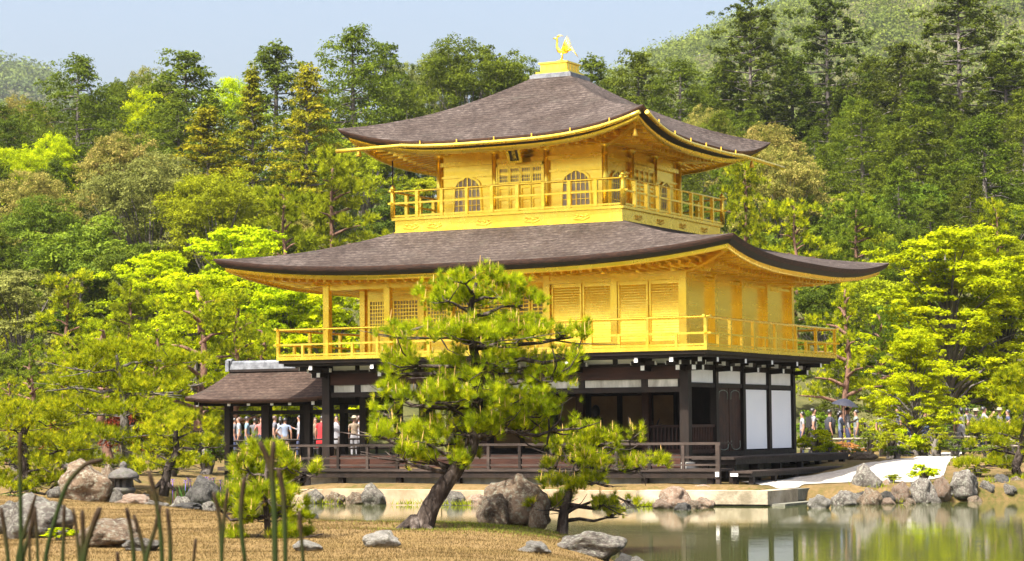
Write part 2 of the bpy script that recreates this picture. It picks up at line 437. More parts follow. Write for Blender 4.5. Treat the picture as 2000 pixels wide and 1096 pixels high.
M['orange_leaf'] = leafmat('orange shoots', (0.22, 0.11, 0.03), (0.45, 0.22, 0.06), 0.35, 0.01, 0.1)
M['candle'] = surf('pine candles', (0.36, 0.22, 0.06), (0.52, 0.34, 0.10), 3, 0.7)
M['stalk'] = None
# ------------------------------------------------------------------ terrain
def poly_px(lst):
    return np.array([dep(px, D, 0)[:2] for px, D in lst])
ISLAND = poly_px([(-1500, 60), (-400, 61), (60, 60), (250, 57.5), (330, 53.5), (430, 51.5), (600, 46), (780, 42.8), (940, 41.6), (1060, 41), (1140, 39),
                  (1200, 35.5), (1215, 32), (1190, 28), (1100, 24.5), (-2000, 23)])
NORTH = np.vstack([poly_px([(-4000, 66), (-200, 65), (200, 63.5), (330, 64.5), (420, 66.5), (500, 71)]),
                   np.array([(-10.0, 0.5), (-6.2, 0.5), (-6.2, -6.7), (9.2, -6.9), (9.2, -4.5), (10.4, -4.2), (12.0, -3.6), (14.8, -1.2), (19, 3.2), (27, 6), (60, 12), (160, 20)]),
                   np.array([(160, 400), (-400, 400)])])
NEAR = np.vstack([poly_px([(-9000, 13), (0, 11.0), (900, 10.2), (2200, 9.4), (9000, 9.5)]), poly_px([(9000, -30), (-9000, -30)])])
NEAR = np.array([dep(-60000, 12.5, 0)[:2], dep(-2500, 11.5, 0)[:2], dep(600, 10.6, 0)[:2], dep(2600, 10, 0)[:2], dep(60000, 10, 0)[:2],
                 (CAM + RT * 4000 - FW * 2600)[:2], (CAM - RT * 4000 - FW * 2600)[:2]])

def sdist(P, poly):
    """signed distance, positive inside"""
    P = np.asarray(P, float); x, y = P[:, 0], P[:, 1]
    n = len(poly); inside = np.zeros(len(P), bool); dm = np.full(len(P), 1e9)
    for i in range(n):
        a = poly[i]; b = poly[(i + 1) % n]
        if abs(a[1] - b[1]) > 1e-12:
            c = ((a[1] > y) != (b[1] > y)) & (x < (b[0] - a[0]) * (y - a[1]) / (b[1] - a[1]) + a[0])
            inside ^= c
        ab = b - a; t = np.clip(((P - a) @ ab) / max(ab @ ab, 1e-9), 0, 1)
        q = a + t[:, None] * ab
        dm = np.minimum(dm, np.hypot(P[:, 0] - q[:, 0], P[:, 1] - q[:, 1]))
    return np.where(inside, dm, -dm)

def sm(a, b, x):
    t = np.clip((x - a) / (b - a), 0, 1); return t * t * (3 - 2 * t)

def vnoise(x, y, s, seed=0):
    """smooth pseudo noise from summed sines"""
    r = np.random.default_rng(100 + seed); o = np.zeros_like(x)
    for k in range(5):
        a = r.random() * 6.283; f = s * (1 + .7 * k); o += np.sin((x * math.cos(a) + y * math.sin(a)) * f + r.random() * 6.28) / (1 + .6 * k)
    return o / 2.6

def bank(sd, top, w):
    return np.where(sd > 0, top * (1 - np.exp(-np.maximum(sd, 0) / w)) + 0.06 * sm(0, .3, sd), -0.8 * (1 - np.exp(-np.maximum(-sd, 0) / 1.0)))

RIDGE_R = [(-400, 40), (400, 60), (900, 85), (1100, 104), (1190, 143), (1300, 155), (1430, 166), (1600, 178), (1800, 196), (2100, 218), (2600, 235), (4000, 180), (9000, 60)]
RIDGE_L = [(-6000, 60), (-1500, 250), (-700, 300), (-200, 276), (0, 246), (60, 240), (105, 231), (200, 205), (420, 160), (700, 80), (1000, 30), (9000, 0)]
def terrain(P):
    P = np.asarray(P, float).reshape(-1, 2); x, y = P[:, 0], P[:, 1]
    q = P - CAM[:2]; d = q @ FW[:2]; l = q @ RT[:2]
    zi = bank(sdist(P, ISLAND), 0.46, 0.9)
    sn = sdist(P, NORTH)
    zn = bank(sn, 0.45, 0.22) + 0.45 * sm(1.5, 10, sn)
    ze = bank(sdist(P, NEAR), 0.35, 0.8)
    z = np.maximum(np.maximum(zi, zn), ze)
    z = z + np.where(z > 0.1, 0.05 * vnoise(x, y, 0.8, 1) + 0.02 * vnoise(x, y, 3.1, 2), 0)
    # wooded slope behind
    hill = 0.21 * np.maximum(d - 97, 0) ** 1.0
    hill = np.where(d > 200, 21.6 - 0.12 * (d - 200), hill)
    hill = np.maximum(hill, 0) * sm(95, 112, d) + vnoise(x, y, 0.05, 3) * 1.2 * sm(110, 150, d)
    z = z + np.maximum(hill, 0)
    px = 1000 + l / np.maximum(d, 1) * FPX
    rr = np.interp(px, [a for a, b in RIDGE_R], [b for a, b in RIDGE_R])
    far = rr * sm(420, 1000, d) * (1 - sm(1000, 1400, d)) + vnoise(x, y, 0.02, 4) * 3 * sm(450, 800, d)
    rl = np.interp(px, [a for a, b in RIDGE_L], [b for a, b in RIDGE_L])
    far2 = rl * sm(900, 1600, d) * (1 - .6 * sm(1600, 2400, d)) + vnoise(x, y, 0.015, 5) * 6 * sm(900, 1500, d)
    return np.where(d > 380, np.maximum(z, np.maximum(far, far2) * sm(380, 460, d)), z)
def tz(x, y): return float(terrain([[x, y]])[0])
def ground(px, D):
    p = dep(px, D, 0); p[2] = tz(p[0], p[1]); return p

ds = np.concatenate([[-2400, -1200, -600, -300, -160, -90, -55], np.linspace(-30, 8, 12), np.arange(9, 72, 0.3), np.arange(72, 112, .8), np.arange(112, 260, 4), np.arange(260, 900, 25), np.arange(900, 2500, 40), [3000, 4500]])
us = np.concatenate([-np.geomspace(1.6, 0.36, 16), np.linspace(-0.34, 0.34, 250), np.geomspace(0.36, 1.6, 16)])
gd, gu = np.meshgrid(ds, us, indexing='ij')
gl = gu * np.maximum(np.abs(gd + 6), 26.0)
GP = CAM[:2] + gd[..., None] * FW[:2] + gl[..., None] * RT[:2]
gz = terrain(GP.reshape(-1, 2)).reshape(gd.shape)
nr, nc = gd.shape
gv = np.dstack([GP, gz]).reshape(-1, 3)
ii, jj = np.meshgrid(np.arange(nr - 1), np.arange(nc - 1), indexing='ij')
gf = np.stack([ii * nc + jj, ii * nc + jj + 1, (ii + 1) * nc + jj + 1, (ii + 1) * nc + jj], -1).reshape(-1, 4)
me = bpy.data.meshes.new('ground')
me.vertices.add(len(gv)); me.vertices.foreach_set('co', gv.astype(np.float32).ravel())
me.loops.add(gf.size); me.loops.foreach_set('vertex_index', gf.astype(np.int32).ravel())
me.polygons.add(len(gf)); me.polygons.foreach_set('loop_start', np.arange(len(gf), dtype=np.int32) * 4)
me.polygons.foreach_set('use_smooth', np.ones(len(gf), bool))
# soil zones: 0 dry lawn of the islet, 1 earth of the garden, 2 forest floor
q = gv[:, :2] - CAM[:2]; dd = q @ FW[:2]
zone = np.where(dd > 96, 1.0, np.where(sdist(gv[:, :2], NORTH) > -1.0, 0.5, 0.0))
at = me.attributes.new('zone', 'FLOAT', 'POINT'); at.data.foreach_set('value', zone.astype(np.float32))
me.update(calc_edges=True)

m, nt, nd, lk, out = newmat('soil and turf')
b = nd.new('ShaderNodeBsdfPrincipled'); b.inputs['Roughness'].default_value = 0.95; b.inputs['Specular IOR Level'].default_value = 0.1
tc = nd.new('ShaderNodeTexCoord')
def nz(s, dt=8, rg_=.7):
    n = nd.new('ShaderNodeTexNoise'); n.inputs['Scale'].default_value = s; n.inputs['Detail'].default_value = dt; n.inputs['Roughness'].default_value = rg_
    lk.new(tc.outputs['Object'], n.inputs['Vector']); return n
n1 = nz(0.55); n2 = nz(6.0)
rl_ = ramp(nd, [(0.34, (0.06, 0.045, 0.014)), (0.44, (0.12, 0.080, 0.026)), (0.55, (0.155, 0.102, 0.042)), (0.66, (0.12, 0.08, 0.036)), (0.74, (0.09, 0.06, 0.03))])
mxn = nd.new('ShaderNodeMix'); mxn.data_type = 'FLOAT'; mxn.inputs['Factor'].default_value = 0.5
lk.new(n1.outputs['Fac'], mxn.inputs['A']); lk.new(n2.outputs['Fac'], mxn.inputs['B']); lk.new(mxn.outputs['Result'], rl_.inputs[0])
re_ = ramp(nd, [(0.38, (0.05, 0.055, 0.010)), (0.5, (0.11, 0.075, 0.03)), (0.64, (0.17, 0.115, 0.055))]); lk.new(mxn.outputs['Result'], re_.inputs[0])
rf_ = ramp(nd, [(0.35, (0.03, 0.035, 0.012)), (0.65, (0.09, 0.085, 0.03))]); lk.new(n1.outputs['Fac'], rf_.inputs[0])
az = nd.new('ShaderNodeAttribute'); az.attribute_name = 'zone'
s1 = nd.new('ShaderNodeMapRange'); s1.inputs['From Min'].default_value = 0.1; s1.inputs['From Max'].default_value = 0.4
s2 = nd.new('ShaderNodeMapRange'); s2.inputs['From Min'].default_value = 0.6; s2.inputs['From Max'].default_value = 0.9
lk.new(az.outputs['Fac'], s1.inputs[0]); lk.new(az.outputs['Fac'], s2.inputs[0])
x1 = nd.new('ShaderNodeMix'); x1.data_type = 'RGBA'; x2 = nd.new('ShaderNodeMix'); x2.data_type = 'RGBA'
lk.new(s1.outputs[0], x1.inputs['Factor']); lk.new(rl_.outputs[0], x1.inputs['A']); lk.new(re_.outputs[0], x1.inputs['B'])
lk.new(s2.outputs[0], x2.inputs['Factor']); lk.new(x1.outputs['Result'], x2.inputs['A']); lk.new(rf_.outputs[0], x2.inputs['B'])
lk.new(x2.outputs['Result'], b.inputs['Base Color'])
bp = nd.new('ShaderNodeBump'); bp.inputs['Strength'].default_value = 0.7; bp.inputs['Distance'].default_value = 0.06
n3 = nz(14); lk.new(n3.outputs['Fac'], bp.inputs['Height']); lk.new(bp.outputs[0], b.inputs['Normal'])
lk.new(b.outputs[0], out.inputs[0])
M['soil'] = m
tag(link('ground', me, m), kind='structure')

# ------------------------------------------------------------------ pond
m, nt, nd, lk, out = newmat('pond water')
b = nd.new('ShaderNodeBsdfPrincipled'); b.inputs['Base Color'].default_value = (0.050, 0.058, 0.016, 1); b.inputs['Roughness'].default_value = 0.035
b.inputs['IOR'].default_value = 1.33
tc = nd.new('ShaderNodeTexCoord'); mp = nd.new('ShaderNodeMapping')
mp.inputs['Rotation'].default_value = (0, 0, -YAW); mp.inputs['Scale'].default_value = (0.55, 1.9, 1)
lk.new(tc.outputs['Object'], mp.inputs[0])
w1 = nd.new('ShaderNodeTexNoise'); w1.inputs['Scale'].default_value = 3.2; w1.inputs['Detail'].default_value = 4
w2 = nd.new('ShaderNodeTexNoise'); w2.inputs['Scale'].default_value = 0.35; w2.inputs['Detail'].default_value = 2
lk.new(mp.outputs[0], w1.inputs['Vector']); lk.new(mp.outputs[0], w2.inputs['Vector'])
mm = nd.new('ShaderNodeMath'); mm.operation = 'MULTIPLY'; lk.new(w1.outputs['Fac'], mm.inputs[0]); lk.new(w2.outputs['Fac'], mm.inputs[1])
bp = nd.new('ShaderNodeBump'); bp.inputs['Strength'].default_value = 0.05; bp.inputs['Distance'].default_value = 0.05
lk.new(mm.outputs[0], bp.inputs['Height']); lk.new(bp.outputs[0], b.inputs['Normal']); lk.new(b.outputs[0], out.inputs[0])
M['water'] = m
w = MB()
c0 = [CAM[:2] + FW[:2] * a + RT[:2] * c for a, c in ((2, -90), (2, 90), (92, 120), (92, -120))]
w.add([(p[0], p[1], 0) for p in c0], [(0, 1, 2, 3)])
tag(w.build('pond_water', m), kind='structure')

# ------------------------------------------------------------------ gravel path on the right bank
L_ = [(1440, 63.5), (1500, 64.5), (1560, 65.5), (1640, 67.5), (1700, 70), (1750, 73), (1805, 82), (1858, 92)]
R_ = [(1518, 61.2), (1565, 62.6), (1630, 63.2), (1690, 63.2), (1770, 63.5), (1835, 65.5), (1856, 74), (1884, 90)]
rows = []
for k in range(57):
    t = k / 8.0; i = min(int(t), 6); f_ = t - i
    a = dep(L_[i][0] * (1 - f_) + L_[i + 1][0] * f_, L_[i][1] * (1 - f_) + L_[i + 1][1] * f_, 0)
    c = dep(R_[i][0] * (1 - f_) + R_[i + 1][0] * f_, R_[i][1] * (1 - f_) + R_[i + 1][1] * f_, 0)
    r_ = []
    for s_ in np.linspace(0, 1, 12):
        p = a * (1 - s_) + c * s_; e_ = 0.03 * math.sin(7 * s_ + k)
        r_.append((p[0], p[1], max(tz(p[0], p[1]) + 0.02, .41 if k < 20 else -1) + 0.01 * math.sin(9 * k + s_ * 20) * (1 - abs(2 * s_ - 1))))
    rows.append(r_)
g = MB(); g.grid(rows)
tag(g.build('gravel_path', M['gravel']), kind='structure')
# ------------------------------------------------------------------ the golden pavilion
PAV = empty('golden_pavilion', (0, 0, 0), 0, 'three storey pavilion with gold leafed upper storeys, bark roofs and dark timber ground floor', 'pavilion')
W2, D2 = 5.83, 4.24
W3 = 2.76

def curved_roof(name, parent, hx, hy, tx, ty, ze, zt, lift, c, thick, mat, wall_hx, wall_hy, z_wall, soff_mat, gold_strip):
    """hipped roof with upswept corners; parts: shingles, eave edge, eave boards, soffit, rafters"""
    def zprof(t): return c * t + (1 - c) * t * t
    def flare(s): return abs(s) ** 3.2
    NS, NT = 49, 16
    svals = [math.copysign(1 - (1 - abs(x)) ** 1.5, x) for x in np.linspace(-1, 1, NS)]
    def rot(k, x, y):
        return ((x, y), (-y, x), (-x, -y), (y, -x))[k]
    def dims(k): return (hx, hy, tx, ty) if k % 2 == 0 else (hy, hx, ty, tx)
    def top(k, s, t):
        a, bb, a2, b2 = dims(k)
        fl = 1 + 0.012 * flare(s) * (1 - t)
        x = (a * (1 - t) + a2 * t) * s * fl; y = -(bb * (1 - t) + b2 * t) * fl
        z = ze + (zt - ze) * zprof(t) + lift * flare(s) * (1 - t) ** 2.0
        p = rot(k, x, y)
        return (p[0], p[1], z)
    def under(k, s, u, dz):
        """soffit: u = 0 at the eave, 1 at the wall"""
        a, bb, _, _ = dims(k); wa, wb = (wall_hx, wall_hy) if k % 2 == 0 else (wall_hy, wall_hx)
        ins = 0.30
        x = ((a - ins) * (1 - u) + wa * u) * s; y = -((bb - ins) * (1 - u) + wb * u)
        z = ze - thick - dz + lift * flare(s) * (1 - u) ** 1.6 + (z_wall - (ze - thick)) * u
        p = rot(k, x, y)
        return (p[0], p[1], z)
    r = MB(); e = MB(); bl = MB(); so = MB(); ra = MB()
    for k in range(4):
        r.grid([[top(k, s, t) for s in svals] for t in np.linspace(0, 1, NT)])
        rows1 = [[(x, y, z) for x, y, z in (top(k, s, 0) for s in svals)]]
        a, bb, _, _ = dims(k)
        def inset(s, ins, dz):
            x, y, z = top(k, s, 0)
            kx = (abs(x) - ins) / max(abs(x), .01) if True else 1
            # pull towards the centre along both axes of this side
            fl = 1 + 0.012 * flare(s)
            X = (a - ins) * s * fl; Y = -(bb - ins) * fl
            p = rot(k, X, Y)
            return (p[0], p[1], z - dz)
        e.grid([[inset(s, 0, 0) for s in svals], [inset(s, 0.015, thick * .22) for s in svals], [inset(s, 0.07, thick * .55) for s in svals]], flip=True)
        bl.grid([[inset(s, 0.07, thick * .55) for s in svals], [inset(s, 0.13, thick * .80) for s in svals], [inset(s, 0.20, thick * 1.02) for s in svals], [inset(s, 0.34, thick * 1.04) for s in svals]], flip=True)
        so.grid([[under(k, s, u, 0.0) for s in svals] for u in np.linspace(0, 1, 9)], flip=True)
        # front board of the soffit
        so.grid([[inset(s, 0.24, thick * 1.0) for s in svals], [inset(s, 0.27, thick * 1.0 + .13) for s in svals], [inset(s, 0.36, thick * 1.0 + .13) for s in svals], [inset(s, 0.36, thick * 0.9) for s in svals]], flip=True)
        # rafters in two tiers
        L = a - 0.35; n = int(2 * L / 0.30)
        for i in range(n + 1):
            s = -1 + 2 * i / n; s *= 0.985
            u_hi = 1.0
            wa = wall_hx if k % 2 == 0 else wall_hy
            # beyond the wall the rafters end on the corner beam
            xs = (a - .3) * s
            def pt(x, u, dz):
                al = (a - .3) * (1 - u) + wa * u
                return under(k, max(-1, min(1, x / al)), u, dz)
            umax = 1.0 if abs(xs) <= wa else max(0.05, min(1, (a - .3 - abs(xs)) / max(a - .3 - wa, .01)))
            for (u0, u1, dz, hh) in ((0.04, 0.50, 0.035, 0.075), (0.34, 1.0, 0.12, 0.085)):
                if umax > u0 + .05:
                    ra.beam(pt(xs, u0, dz), pt(xs, min(u1, umax), dz), 0.075, hh)
    shingles = r.build(name, mat, parent)
    e.build('eave_edge', M['eave_edge'], shingles)
    bl.build('eave_board', M['eave_black'], shingles)
    so.build('soffit', soff_mat, shingles)
    ra.build('rafters', soff_mat, shingles, 'stuff')
    # corner beams
    for k in range(4):
        hb = MB(); pts = [under(k, 1.0, u, 0.10) for u in np.linspace(0.0, 1, 7)]
        for p, q_ in zip(pts[:-1], pts[1:]): hb.beam(p, q_, 0.15, 0.17)
        hb.build('corner_beam', soff_mat, shingles)
    return shingles, top, under

# ---- roofs
roof3, top3, und3 = curved_roof('upper_roof', PAV, 4.94, 4.94, 0.60, 0.60, 10.47, 12.86, 0.60, 0.75, 0.23, M['roof'], W3, W3, 10.52, M['gold'], True)
roof2, top2, und2 = curved_roof('middle_roof', PAV, 8.20, 6.61, 3.66, 3.66, 6.76, 8.02, 0.44, 0.72, 0.25, M['roof'], W2, D2, 6.58, M['gold'], False)

# gilded gutters of the upper roof: hang under the eave, their far ends run out past the roof as spouts
for k, name in ((0, 'gutter'), (1, 'gutter')):
    g = MB(); pts = []
    for s in np.linspace(0.97, -0.55, 26) if k == 0 else np.linspace(-0.97, 0.5, 26):
        x, y, z = top3(k, s, 0); pts.append(Vector((x * 1.015, y * 1.015, z - 0.15)))
    d = (pts[-1] - pts[-4]).normalized(); d.z = -0.012
    for L in ((.9, 1.8, 2.25) if k == 0 else (1.2, 2.4, 3.5)): pts.append(pts[25] + d * L)
    g.tube(pts, 0.062, 8)
    go = g.build(name, M['gold'], roof3)
    for i in range(3, 24, 4):
        h = MB(); p = pts[i]; h.beam(p + Vector((0, 0, .16)), p - Vector((0, 0, .05)), .03, .03); h.build('gutter_hook', M['gold_dark'], roof3)
# hanging bells at the corners
for k in range(4):
    x, y, z = und3(k, 1.0, 0.06, 0.25)
    bm_ = MB(); bm_.lathe((x, y, z - .30), [(.075, 0), (.085, .02), (.06, .10), (.045, .19), (.01, .22)], 10); bm_.tube([(x, y, z - .1), (x, y, z + .12)], .012, 5)
    bm_.build('wind_bell', M['gold_dark'], roof3)
# thin drain rod from the gutter to the left corner post
rd = MB(); rd.tube([(-3.79, -3.79, 9.35), (-3.79, -3.79, 10.15)], .022, 6); rd.build('drain_rod', M['wood_grey'], roof3)
# roof crown: dark collar, stepped gold box, lotus foot, bird
c_ = MB(); c_.box(-.70, .70, -.70, .70, 12.72, 12.90); c_.box(-.64, .64, -.64, .64, 12.90, 12.94); c_.build('roof_collar', M['tile'], roof3)
c_ = MB(); c_.box(-.56, .56, -.56, .56, 12.94, 13.01); c_.box(-.45, .45, -.45, .45, 13.01, 13.26); c_.box(-.50, .50, -.50, .50, 13.26, 13.31)
for sx in (-1, 1):
    for q_ in range(4):
        a = -.33 + q_ * .22
        c_.box(a - .085, a + .085, sx * .452 - .01, sx * .452 + .01, 13.05, 13.22); c_.box(sx * .452 - .01, sx * .452 + .01, a - .085, a + .085, 13.05, 13.22)
c_.build('finial_base', M['gold'], roof3)

# ---- the gilded bird
B0 = Vector((0.06, 0, 13.31))
face = Vector((-0.95, -0.3, 0)).normalized(); sidev = Vector((-face.y, face.x, 0))
def bp_(f, s, z): return B0 + face * f + sidev * s + Vector((0, 0, z))
bird = MB()
bird.lathe(B0, [(.22, 0), (.24, .03), (.16, .08), (.10, .10)], 12)
body = [(-.20, .34, .02), (-.13, .36, .055), (-.02, .37, .08), (.08, .41, .068), (.13, .50, .042), (.14, .60, .031), (.125, .70, .03), (.14, .78, .042), (.19, .80, .032), (.26, .785, .012)]
bird.tube([bp_(f, 0, z) for f, z, r_ in body], [r_ for f, z, r_ in body], 10)
ph = bird.build('phoenix_body', M['gold'], PAV)
for s in (-1, 1):
    lg = MB(); lg.tube([bp_(0.0, s * .055, .33), bp_(-.03, s * .06, .20), bp_(.015, s * .06, .09)], [.036, .02, .016], 7)
    for t_ in (-.05, 0, .05): lg.tube([bp_(.015, s * .06, .095), bp_(.09, s * .06 + t_, .085)], [.014, .006], 5)
    lg.build('leg', M['gold'], ph)
    wg = MB()
    for i in range(5):                                   # raised wing: narrow fan of feathers swept up and back
        a = R(66 - i * 8); L = .46 - .055 * i
        base = bp_(-.02 - i * .025, s * .07, .42 - .008 * i)
        tip = base + (-face * math.cos(a) * L + Vector((0, 0, 1)) * math.sin(a) * L + sidev * s * .05)
        mid = (base + tip) / 2 + sidev * s * .02
        wg.tube([base, mid, tip], [.016, .022, .005], 6)
    wg.build('wing', M['gold'], ph)
tl = MB()
for i in range(5):
    y_ = (i - 2) * .05
    tl.tube([bp_(-.16, y_ * .4, .37), bp_(-.32, y_, .44 + .03 * (2 - abs(i - 2))), bp_(-.44, y_ * 1.6, .30), bp_(-.50, y_ * 2, .20)], [.014, .02, .016, .004], 6)
tl.build('tail', M['gold'], ph)
cr = MB()
for i in range(3): cr.tube([bp_(.14, 0, .81), bp_(.10 - .05 * i, 0, .88), bp_(.03 - .06 * i, 0, .90 - .03 * i)], [.012, .014, .004], 5)
cr.build('crest', M['gold'], ph)

# ---- third storey
fl = MB(); H3 = 3.79
fl.box(-H3 + .05, H3 - .05, -H3 + .05, H3 - .05, 7.80, 8.33); fl.build('third_storey_fascia', M['gold'], PAV)
fo = PAV.children[-1]
fl = MB(); fl.box(-H3 - .03, H3 + .03, -H3 - .03, H3 + .03, 8.332, 8.41); fl.build('third_storey_deck', M['gold'], PAV)
fl = MB(); fl.box(-H3 + .02, H3 - .02, -H3 + .02, H3 - .02, 7.90, 7.985); fl.build('base_moulding', M['gold'], fo)
def scroll(p, ax, nrm):
    s = MB(); p = Vector(p); ax = Vector(ax); n_ = Vector(nrm) * .02
    for dx, dz, r_ in ((-.16, .02, .055), (0, -.01, .07), (.16, .03, .05)):
        pts = []
        for i in range(9):
            a = i / 8 * 5.2; rr = r_ * (1 - .06 * i); pts.append(p + n_ + ax * (dx + math.cos(a) * rr) + Vector((0, 0, dz + math.sin(a) * rr * .7)))
        s.tube(pts, .014, 5)
    s.tube([p + n_ + ax * -.25 + Vector((0, 0, -.05)), p + n_ + ax * .05 + Vector((0, 0, -.085)), p + n_ + ax * .27 + Vector((0, 0, -.01))], .013, 5)
    s.build('cloud_ornament', M['gold_dark'], fo)
for a in (-3.2, -2.4, -.75, .85, 2.45):
    scroll((a, -H3 + .05, 8.15), (1, 0, 0), (0, -1, 0))
for a in (-2.6, -1.0, .7, 2.4): scroll((H3 - .05, a, 8.15), (0, 1, 0), (1, 0, 0))

PX3 = (-2.76, -.86, .86, 2.76)
wl3 = MB(); t_ = .06
wl3.box(-W3 + .04, W3 - .04, -W3 + .06, -W3 + .14, 8.41, 10.55); wl3.box(-W3 + .04, W3 - .04, W3 - .14, W3 - .06, 8.41, 10.55)
wl3.box(W3 - .14, W3 - .06, -W3 + .141, W3 - .141, 8.41, 10.55); wl3.box(-W3 + .06, -W3 + .14, -W3 + .141, W3 - .141, 8.41, 10.55)
wall3 = wl3.build('third_storey_wall', M['gold_board'], PAV)
def sides(h):
    """(origin, axis, normal) for south, east, north, west faces at half size h"""
    return (((0, -h), (1, 0), (0, -1)), ((h, 0), (0, 1), (1, 0)), ((0, h), (-1, 0), (0, 1)), ((-h, 0), (0, -1), (-1, 0)))
def onside(sd, a, out_, z):
    o, ax, n = sd; return (o[0] + ax[0] * a + n[0] * out_, o[1] + ax[1] * a + n[1] * out_, z)
for sd in sides(W3):
    for a in PX3[:-1]:
        p = MB(); q_ = onside(sd, a, 0, 0); p.tube([(q_[0], q_[1], 8.41), (q_[0], q_[1], 10.28)], .085, 12)
        p.build('post', M['gold'], wall3)
        # bracket set over the post
        k_ = MB()
        k_.lathe((q_[0], q_[1], 10.24), [(.10, 0), (.15, .10), (.15, .14)], 4)
        for dz, ln in ((10.38, .45), (10.50, .75)):
            c0_ = onside(sd, a, -.05, dz); c1_ = onside(sd, a, ln, dz); k_.beam(c0_, c1_, .11, .10)
            k_.beam(onside(sd, a - .32, .02, dz), onside(sd, a + .32, .02, dz), .09, .09)
        k_.build('bracket', M['gold'], wall3)
    for z0, z1, o_ in ((9.98, 10.10, .045), (8.42, 8.52, .05), (9.62, 9.68, .0)):
        bm_ = MB(); bm_.beam(onside(sd, -W3 + .05, o_ - .04, (z0 + z1) / 2), onside(sd, W3 - .05, o_ - .04, (z0 + z1) / 2), .08, z1 - z0)
        bm_.build('wall_beam', M['gold'], wall3)

def kato(h=1.06, w=.86, n=22):
    """outline of a bell shaped window, from the lower left up and over"""
    P = [(-w / 2 * 1.04, 0), (-w / 2, h * .35), (-w / 2 * .97, h * .58)]
    for i in range(1, n):
        t = i / n; a = math.pi * (1 - t)
        x = math.cos(a) * w / 2 * .96; z = h * .60 + math.sin(a) ** .75 * h * .36
        if abs(t - .5) < .06: z += h * .035
        P.append((x, z))
    P += [(w / 2 * .97, h * .58), (w / 2, h * .35), (w / 2 * 1.04, 0)]
    return P
KP = kato()
def katomado(sd, a0, z0):
    ring = MB(); n = len(KP)
    for sc, ou in ((1.0, .03), (1.12, .03), (1.12, -.05), (1.0, -.05)):
        pass
    A = [onside(sd, a0 + x, .035 - .04, z0 + z) for x, z in KP]; Bq = [onside(sd, a0 + x * 1.13, .035 - .04, z0 + z * 1.06) for x, z in KP]
    C_ = [onside(sd, a0 + x * 1.13, -.08, z0 + z * 1.06) for x, z in KP]; D_ = [onside(sd, a0 + x, -.08, z0 + z) for x, z in KP]
    ring.grid([A, Bq, C_], smooth=False); ring.grid([D_, A], smooth=False)
    wo_ = ring.build('bell_window', M['gold'], PAV)
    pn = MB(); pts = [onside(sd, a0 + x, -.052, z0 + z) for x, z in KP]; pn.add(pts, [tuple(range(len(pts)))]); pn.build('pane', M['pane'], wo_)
    for i in range(-2, 3):
        x = i * .15; zt = max(z for (xx, z) in KP if abs(xx - x) < .09)
        br = MB(); w_ = .022 if i else .034
        br.beam(onside(sd, a0 + x, -.035, z0), onside(sd, a0 + x, -.035, z0 + zt - .01), w_, .02, up=(sd[2][0], sd[2][1], 0)); br.build('bar', M['gold'], wo_)
    for z in (.22, .46, .70):
        br = MB(); br.beam(onside(sd, a0 - .42, -.03, z0 + z), onside(sd, a0 + .42, -.03, z0 + z), .018, .02); br.build('bar', M['gold'], wo_)
def paneled_doors(sd):
    for i in range(4):                                      # four leaves, lattice above, panels below
        a = -.555 + i * .37
        d = MB(); w_ = .175
        for z0, z1 in ((8.52, 8.58), (8.86, 8.92), (9.20, 9.27), (9.34, 9.40), (9.80, 9.86)): d.beam(onside(sd, a - w_, .005, (z0 + z1) / 2), onside(sd, a + w_, .005, (z0 + z1) / 2), .05, z1 - z0)
        for s in (-1, 1): d.beam(onside(sd, a + s * (w_ - .02), .006, 8.52), onside(sd, a + s * (w_ - .02), .006, 9.86), .04, .052, up=(sd[2][0], sd[2][1], 0))
        dl = d.build('door', M['gold'], PAV)
        p = MB(); p.beam(onside(sd, a - w_, -.03, 8.96), onside(sd, a + w_, -.03, 8.96), .02, .86); p.build('panel', M['gold_board'], dl)
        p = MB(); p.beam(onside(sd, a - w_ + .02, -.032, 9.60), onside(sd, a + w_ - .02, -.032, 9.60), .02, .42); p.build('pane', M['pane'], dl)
        for j in range(1, 4):
            br = MB(); x = a - w_ + .04 + j * .068 ; br.beam(onside(sd, x, -.012, 9.39), onside(sd, x, -.012, 9.81), .016, .02, up=(sd[2][0], sd[2][1], 0)); br.build('bar', M['gold'], dl)
        for j in range(1, 4):
            br = MB(); z = 9.40 + j * .10; br.beam(onside(sd, a - w_ + .03, -.010, z), onside(sd, a + w_ - .03, -.010, z), .02, .016); br.build('bar', M['gold'], dl)
    fr = MB()
    for s in (-1, 1): fr.beam(onside(sd, s * .78, .01, 8.5), onside(sd, s * .78, .01, 9.97), .07, .08, up=(sd[2][0], sd[2][1], 0))
    fr.beam(onside(sd, -.82, .01, 9.91), onside(sd, .82, .01, 9.91), .08, .09)
    fr.build('door_frame', M['gold'], PAV)
for i, sd in enumerate(sides(W3)):
    katomado(sd, -1.81, 8.56); katomado(sd, 1.81, 8.56)
    if i < 2: paneled_doors(sd)

